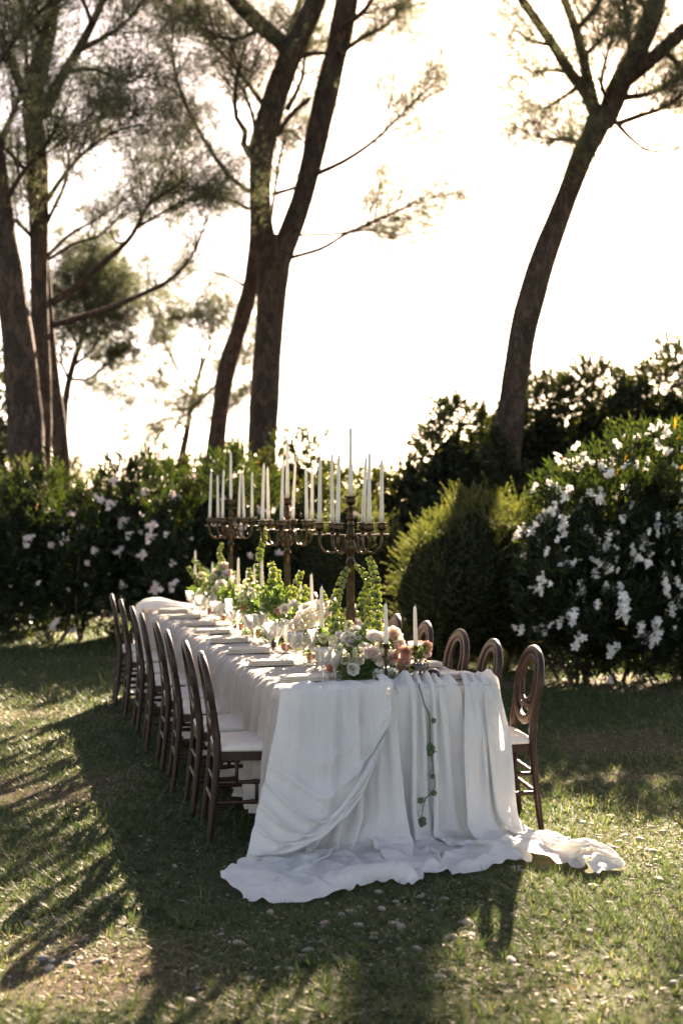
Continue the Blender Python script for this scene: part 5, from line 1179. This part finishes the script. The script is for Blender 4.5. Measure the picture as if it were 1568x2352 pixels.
def bell_stem(root, pts, Y, size=0.026, dY=0.0, start=0.12):
    base = np.array(root.location); P = np.array([at(p[0], p[1], Y + dY * i / max(1, len(pts) - 1)) for i, p in enumerate(pts)])
    P[:, 2] = np.maximum(P[:, 2], ZT + 0.01); Q = spline(P, 60); s = np.concatenate([[0], np.cumsum(np.linalg.norm(np.diff(Q, axis=0), axis=1))])
    T, Nn, B = frames(Q); mb = MB(); mb.add(*tube(Q - base, np.linspace(0.004, 0.002, 60), 6))
    sm = mb.build('bell_stem', M['greenstem'], root); mb = MB(); k = 0; x = s[-1] * start
    while x < s[-1]:
        i = min(59, np.searchsorted(s, x)); f = x / s[-1]; sz = size * 0.80 * (1.08 - 0.5 * f ** 2)
        for g in range(4):
            t = g * math.pi / 2 + k * 0.78 + rng.normal(0, 0.22); o = Nn[i] * math.cos(t) + B[i] * math.sin(t)
            d = norm(o + T[i] * 0.25 + np.array([0, -0.12, -0.05]) + rng.normal(0, 0.15, 3)); a = norm(np.cross(d, [0.3, 0.2, 1])); b = np.cross(d, a); s1 = sz * rng.uniform(0.85, 1.12)
            V = (CALYX[0][:, :1] * a + CALYX[0][:, 1:2] * b + CALYX[0][:, 2:] * d) * s1 * 0.85 + Q[i] + o * 0.003 - base
            c0 = 0.30 + 0.3 * f + rng.normal(0, 0.12); mb.add(V, CALYX[1], np.clip(c0 + CAL_R, 0, 1))
        x += sz * rng.uniform(1.75, 2.2); k += 1
    mb.build('calyxes', M['bell'], sm)
def ball_fruit(name, p, d, r, mat, label, cat, squash=0.93, z=None):
    mb = MB(); t = np.linspace(-np.pi / 2, np.pi / 2, 13); pr = [(max(0.0005, r * math.cos(a) * (1 + 0.04 * math.sin(3 * a))), r * squash * math.sin(a) - (0.10 * r * math.exp(-((a - 1.57) / 0.3) ** 2))) for a in t]
    V, Fc = lathe(pr, 20); V[:, 0] *= 1 + 0.04 * np.cos(np.arctan2(V[:, 1], V[:, 0])); mb.add(V, Fc)
    o = mb.build(name, M[mat], None, loc=tp(p, d, (ZT + 0.004 if z is None else z) + r * squash)); o.rotation_euler = (rng.uniform(-0.3, 0.3), rng.uniform(-0.3, 0.3), rng.uniform(0, 6))
    tag(o, label, cat); mb = MB(); mb.add(*tube([(0, 0, r * squash * 0.86), (0.001, 0.001, r * squash * 1.15)], r * 0.045, 5)); mb.build('stalk', M['stem'], o)

# --- the rose arrangement on the gauze-draped end
def zc(x, y): return (1150 + 0.3189 * x) * 0.6272, (2200 + 0.3189 * y) * 0.6272
vase_c = tp(0.585, 0.16, ZT + 0.004)
ra = tag(empty('rose_arrangement', vase_c), 'white, blush and peach rose arrangement with greenery at the gauze-draped end', 'flowers')
mb = MB(); mb.add(*lathe([(0, 0), (0.055, 0), (0.06, 0.01), (0.065, 0.03), (0.07, 0.05), (0.068, 0.052), (0.06, 0.03), (0, 0.02)], 24)); mb.build('bowl', M['silver'], ra)
for (x, y, r, k, Y) in [(700, 425, 92, 'white', 6.50), (912, 395, 78, 'blush', 6.54), (420, 455, 95, 'white', 6.60), (470, 370, 70, 'white', 6.68), (560, 420, 60, 'white', 6.66), (655, 600, 78, 'blush', 6.44), (690, 660, 60, 'white', 6.46),
                        (400, 285, 52, 'cream', 6.56), (105, 430, 50, 'cream', 6.40), (215, 450, 48, 'cream', 6.40), (280, 560, 48, 'cream', 6.38), (505, 590, 58, 'cream', 6.40), (350, 665, 62, 'cream', 6.42), (480, 690, 50, 'cream', 6.42), (450, 785, 50, 'carn', 6.40),
                        (755, 870, 62, 'carn', 6.40), (878, 872, 72, 'carn', 6.41), (960, 545, 58, 'peach', 6.48), (1052, 590, 66, 'peach', 6.46), (1030, 700, 70, 'peach', 6.45), (1000, 760, 55, 'peach', 6.44), (845, 660, 85, 'blush', 6.48),
                        (1285, 535, 64, 'peach', 6.62), (1290, 620, 44, 'blush', 6.60), (1210, 500, 45, 'peach', 6.64), (1082, 905, 42, 'peach', 6.42), (600, 640, 50, 'white', 6.42), (780, 500, 60, 'white', 6.52), (760, 740, 56, 'white', 6.44), (570, 540, 56, 'white', 6.50), (930, 640, 50, 'peach', 6.46), (980, 480, 48, 'blush', 6.54), (520, 690, 44, 'white', 6.42), (300, 420, 60, 'white', 6.70)]:
    q = zc(x, y); flower(ra, k, at(q[0], q[1], Y), r * 0.2 / F * Y * 1.18)
fc = [(*at(*zc(530, 840), 6.46), 0.085), (*at(*zc(400, 780), 6.46), 0.075), (*at(*zc(640, 800), 6.50), 0.08), (*at(*zc(700, 620), 6.58), 0.11), (*at(*zc(940, 800), 6.50), 0.06), (*at(*zc(880, 520), 6.56), 0.05), (*at(*zc(560, 500), 6.62), 0.10), (*at(*zc(1190, 620), 6.56), 0.045), (*at(*zc(1050, 820), 6.46), 0.05)]
foliage(ra, fc[:3] + [(*at(*zc(800, 900), 6.43), 0.06), (*at(*zc(640, 920), 6.42), 0.06), (*at(*zc(960, 900), 6.44), 0.05), (*at(*zc(420, 880), 6.42), 0.05)], 620, 0.021, 0.005, 12)
foliage(ra, fc[3:], 230, 0.036, 0.019, 6)
mb = MB()
for a, b in (((520, 620), (270, 440)), ((480, 560), (205, 460)), ((560, 520), (420, 330)), ((520, 660), (270, 560))):
    P = np.array([at(*zc(*a), 6.46), (at(*zc(*a), 6.46) + at(*zc(*b), 6.42)) / 2 + np.array([0, 0, 0.006]), at(*zc(*b), 6.43)]) - vase_c; mb.add(*tube(spline(P, 8), 0.0022, 5))
mb.build('flower_stem', M['greenstem'], ra)
for pts in ([(680, 1520), (650, 1500), (640, 1480)],): pass

# --- bell stems and peonies round the front candelabrum
ca = tag(empty('bell_arrangement', tp(0.54, 0.80, ZT + 0.004)), 'green bell stems with white peonies around the candelabrum behind the roses', 'flowers')
for pts, Y, s in [([(772, 1480), (765, 1433), (768, 1392), (776, 1363), (782, 1342), (792, 1318), (803, 1304)], 6.85, 0.026), ([(790, 1480), (784, 1440), (782, 1415), (790, 1395)], 7.0, 0.022), ([(838, 1480), (834, 1440), (829, 1405), (830, 1375), (843, 1350), (842, 1330), (830, 1310), (815, 1300)], 7.05, 0.023),
                  ([(868, 1480), (864, 1446), (868, 1407), (863, 1376), (866, 1350), (860, 1318), (851, 1293), (845, 1278)], 6.95, 0.028), ([(850, 1470), (852, 1430), (845, 1400), (850, 1372), (858, 1350)], 7.15, 0.023), ([(826, 1490), (832, 1462), (838, 1440), (846, 1425)], 6.8, 0.023), ([(758, 1470), (752, 1420), (748, 1385), (740, 1358)], 7.5, 0.022)]:
    bell_stem(ca, pts, Y, s)
for (px, py, r, k, Y) in [(700, 1424, 24, 'peony', 7.30), (722, 1402, 24, 'peony', 7.40), (682, 1440, 20, 'peony', 7.25), (742, 1398, 20, 'white', 7.5), (752, 1408, 20, 'white', 7.45), (775, 1465, 18, 'carn', 6.95), (812, 1440, 20, 'blush', 6.98), (795, 1470, 18, 'white', 6.85), (828, 1455, 20, 'blush', 6.9), (880, 1452, 20, 'blush', 7.0), (850, 1462, 16, 'white', 6.85), (705, 1400, 18, 'white', 7.55)]:
    flower(ca, k, at(px, py, Y), r / F * Y)
foliage(ca, [(*at(760, 1475, 7.1), 0.09), (*at(845, 1475, 6.95), 0.10), (*at(710, 1465, 7.3), 0.09), (*at(790, 1440, 7.2), 0.09)], 190, 0.036, 0.017, 7)
# --- middle arrangement
ma = tag(empty('garden_arrangement', tp(0.54, 2.35, ZT + 0.004)), 'green bell stems and white blossoms around the middle candelabrum', 'flowers')
for pts, Y, s in [([(600, 1390), (597, 1340), (594, 1295), (597, 1268), (606, 1238), (607, 1205)], 8.8, 0.026), ([(624, 1400), (622, 1355), (628, 1317), (620, 1289)], 8.35, 0.030), ([(640, 1400), (645, 1360), (636, 1330), (640, 1310)], 8.5, 0.027), ([(672, 1395), (672, 1365), (684, 1337), (691, 1312)], 8.05, 0.027), ([(695, 1385), (700, 1360), (705, 1345)], 7.95, 0.026),
                  ([(612, 1400), (608, 1370), (600, 1345)], 8.3, 0.026), ([(585, 1395), (580, 1360), (575, 1330), (572, 1305)], 8.95, 0.024), ([(655, 1395), (662, 1372), (668, 1350)], 8.2, 0.026)]:
    bell_stem(ma, pts, Y, s)
for (px, py, r, k, Y) in [(572, 1362, 15, 'peony', 8.9), (560, 1372, 14, 'cream', 8.8), (585, 1350, 13, 'peony', 9.0), (590, 1375, 13, 'white', 8.7), (612, 1392, 12, 'blush', 8.3), (640, 1405, 13, 'peach', 8.1), (570, 1340, 12, 'cream', 9.2), (655, 1400, 13, 'white', 8.0), (675, 1392, 14, 'white', 7.9), (552, 1355, 12, 'cream', 9.0), (560, 1395, 11, 'peach', 8.8)]:
    flower(ma, k, at(px, py, Y), r / F * Y)
foliage(ma, [(*at(600, 1400, 8.5), 0.13), (*at(645, 1395, 8.2), 0.13), (*at(565, 1385, 8.9), 0.12), (*at(630, 1370, 8.4), 0.11), (*at(690, 1420, 7.7), 0.09)], 330, 0.038, 0.018, 7)
# --- far arrangement
fa = tag(empty('pastel_arrangement', tp(0.52, 4.2, ZT + 0.004)), 'pale pink roses and drooping bell stems at the far candelabrum', 'flowers')
for pts, Y, s in [([(495, 1375), (480, 1348), (455, 1335), (433, 1303)], 10.4, 0.027), ([(500, 1370), (478, 1325), (462, 1305), (441, 1283)], 10.6, 0.025), ([(515, 1360), (514, 1300), (504, 1273), (510, 1250)], 10.4, 0.025), ([(520, 1365), (530, 1350), (520, 1335), (500, 1332)], 10.1, 0.026), ([(535, 1370), (545, 1340), (543, 1315)], 9.9, 0.024)]:
    bell_stem(fa, pts, Y, s)
for (px, py, r, k, Y) in [(514, 1302, 13, 'blush', 10.3), (500, 1318, 12, 'blush', 10.3), (522, 1318, 12, 'blush', 10.2), (490, 1328, 11, 'cream', 10.2), (508, 1345, 13, 'white', 10.0), (530, 1330, 12, 'white', 10.2), (480, 1342, 12, 'cream', 10.4), (462, 1325, 12, 'cream', 10.5), (495, 1355, 11, 'cream', 10.0), (540, 1345, 12, 'cream', 9.9), (525, 1362, 10, 'peach', 9.8), (470, 1360, 10, 'cream', 10.4)]:
    flower(fa, k, at(px, py, Y), r / F * Y)
foliage(fa, [(*at(505, 1360, 10.2), 0.14), (*at(470, 1362, 10.6), 0.12), (*at(535, 1370, 9.8), 0.12), (*at(510, 1330, 10.3), 0.12)], 300, 0.040, 0.018, 7)
# --- low garlands between them
for (d0, d1, lb) in [(0.35, 1.9, 'low leafy garland between the roses and the middle candelabrum'), (1.9, 3.7, 'low leafy garland between the middle and far candelabra'), (3.7, 4.95, 'low leafy garland running to the far table end')]:
    g = tag(empty('leaf_garland', tp(0.52, (d0 + d1) / 2, ZT + 0.004)), lb, 'garland')
    cs = [(*tp(0.53 + rng.normal(0, 0.05), d, ZT + 0.03), 0.075) for d in np.arange(d0, d1, 0.11)]
    foliage(g, cs, int(110 * (d1 - d0)), 0.034, 0.017, 6, flat=0.6)
k = 0
for (p, d, nm, lb) in [(0.40, 0.55, 'peach', 'russet peach on the cloth beside the bell stems behind the roses'), (0.42, 1.05, 'peach', 'orange peach lying by the white peonies'), (0.39, 1.55, 'peach', 'ripe peach between the peonies and the middle candelabrum'), (0.42, 2.45, 'peach', 'orange peach just past the middle candelabrum'),
                       (0.40, 3.0, 'peach', 'peach half way between the middle and far candelabra'), (0.41, 3.7, 'peach', 'reddish peach in front of the far arrangement'), (0.42, 4.4, 'peach', 'reddish peach beyond the far candelabrum'), (0.66, 1.3, 'peach', 'peach on the white oleander side behind the front candelabrum')]:
    ball_fruit('peach', p, d, 0.024 + 0.003 * (k % 3), nm, lb, 'fruit'); k += 1
ball_fruit('plum', 0.812, 0.045, 0.036, 'plum', 'glossy black plum on the table beside the silver bowl', 'fruit')
ball_fruit('plum', 0.36, 1.75, 0.026, 'plum', 'small black plum near the crystal before the middle candelabrum', 'fruit')
# silver footed bowl with dark grapes
bowl_loc = tp(0.735, 0.035, ZT + 0.004)
sb = tag(empty('footed_bowl', bowl_loc), 'small tarnished silver footed bowl in front of the peach roses', 'bowl')
mb = MB(); mb.add(*lathe([(0, 0), (0.030, 0), (0.032, 0.005), (0.020, 0.010), (0.0075, 0.018), (0.0065, 0.034), (0.011, 0.040), (0.0075, 0.048), (0.010, 0.054)], 22)); mb.build('foot', M['silver'], sb)
mb = MB(); mb.add(*lathe([(0.010, 0.054), (0.030, 0.058), (0.044, 0.070), (0.049, 0.084), (0.053, 0.087), (0.052, 0.089), (0.046, 0.084), (0.038, 0.070), (0.0, 0.062)], 28, 14, 0.03, lambda q: 1.0 if 0.06 < q < 0.085 else 0)); mb.build('basin', M['silver'], sb)
gr = tag(empty('grape_bunch', bowl_loc + np.array([0, 0, 0.07])), 'bunch of dark grapes heaped in the silver bowl', 'fruit')
bm_ = MB(); bm_.add(*lathe([(0.0005, -1), (0.5, -0.85), (0.87, -0.5), (1, 0), (0.87, 0.5), (0.5, 0.85), (0.0005, 1)], 12)); GRAPE = bm_.mesh('grape', M['plum'])
for q in range(26):
    a = q * 2.4; rr = 0.038 * math.sqrt((q + 0.5) / 26); link('grape', GRAPE, None, gr, (rr * math.cos(a), rr * math.sin(a), 0.012 + 0.016 * (1 - rr / 0.038) + rng.uniform(0, 0.006)), None, rng.uniform(0.0085, 0.0105))

# ------------------------------------------------------------------ vine hanging over the gauze
def vine():
    bvs = [BVHTree.FromPolygons(V.tolist(), Fc.tolist()) for _, V, Fc in gz]
    pix = [(960, 1570), (967, 1592), (975, 1620), (985, 1645), (986, 1680), (987, 1712), (992, 1745), (995, 1775), (998, 1800), (994, 1818), (982, 1828), (974, 1840), (970, 1862), (966, 1885)]
    P = []
    for (px, py) in pix:
        d = Vector(((px - CX) / F, 1.0, -(py - HY) / F)).normalized(); best = None
        for b in bvs:
            h = b.ray_cast(Vector((0, 0, CAM_H)), d)
            if h[0] is not None and (best is None or h[3] < best): best = h[3]
        P.append(np.array(Vector((0, 0, CAM_H)) + d * ((best or 6.2) - 0.018)))
    P = np.array(P); P[:, 1] = np.convolve(np.pad(P[:, 1], 1, 'edge'), [0.25, 0.5, 0.25], 'valid'); base = P[0].copy()
    root = tag(empty('pod_vine', base), 'thin green vine with dark balloon pods hanging down the white gauze', 'vine')
    Q = spline(P, 80) - base; mb = MB(); mb.add(*tube(Q, np.linspace(0.0036, 0.0022, 80), 7)); mb.build('vine_stem', M['greenstem'], root)
    r = np.random.default_rng(3); pod = [(0.0005, -1.0), (0.45, -0.85), (0.82, -0.45), (0.95, 0.0), (0.85, 0.4), (0.55, 0.75), (0.2, 0.98), (0.03, 1.15)]
    pm = MB(); pm.add(*lathe(pod, 24, 6, 0.14, lambda z: 1 - abs(z) * 0.7)); POD = pm.mesh('pod', M['podgreen'])
    def pods(i, offs):
        for (ox, oz, s) in offs:
            c = Q[i] + np.array([ox, -0.010, oz]); o = link('pod', POD, None, root, c, (r.uniform(-0.8, 0.8), r.uniform(-1.2, 1.2), r.uniform(0, 6)), s)
    pods(20, [(0.020, 0.002, 0.013)]); pods(32, [(-0.014, 0.008, 0.015), (0.012, 0.010, 0.015), (0.0, -0.012, 0.017), (0.020, -0.008, 0.014), (-0.004, 0.022, 0.012), (-0.008, -0.022, 0.012)])
    pods(44, [(-0.006, -0.004, 0.013)]); pods(56, [(0.008, 0.0, 0.015)]); pods(67, [(-0.018, 0.006, 0.016)]); pods(79, [(-0.012, -0.004, 0.016), (0.010, 0.006, 0.016), (0.002, -0.018, 0.015), (0.016, -0.012, 0.012), (-0.022, -0.012, 0.010)])
    for i in (15, 40, 62, 70):
        t = np.linspace(0, 7, 18); c = Q[i]; sg = 1 if i % 2 else -1
        T_ = np.stack([c[0] + sg * (0.004 * t + 0.006 * np.sin(t * 1.5)), np.full(18, c[1] - 0.004), c[2] - 0.006 * t + 0.004 * np.cos(t * 1.5)], 1); mb = MB(); mb.add(*tube(T_, 0.0009, 4)); mb.build('tendril', M['greenstem'], root)
M['podgreen'] = noise_mat('green_pod', [(0.3, (0.026, 0.055, 0.020)), (0.7, (0.060, 0.105, 0.036))], 30, 0.5)
vine()
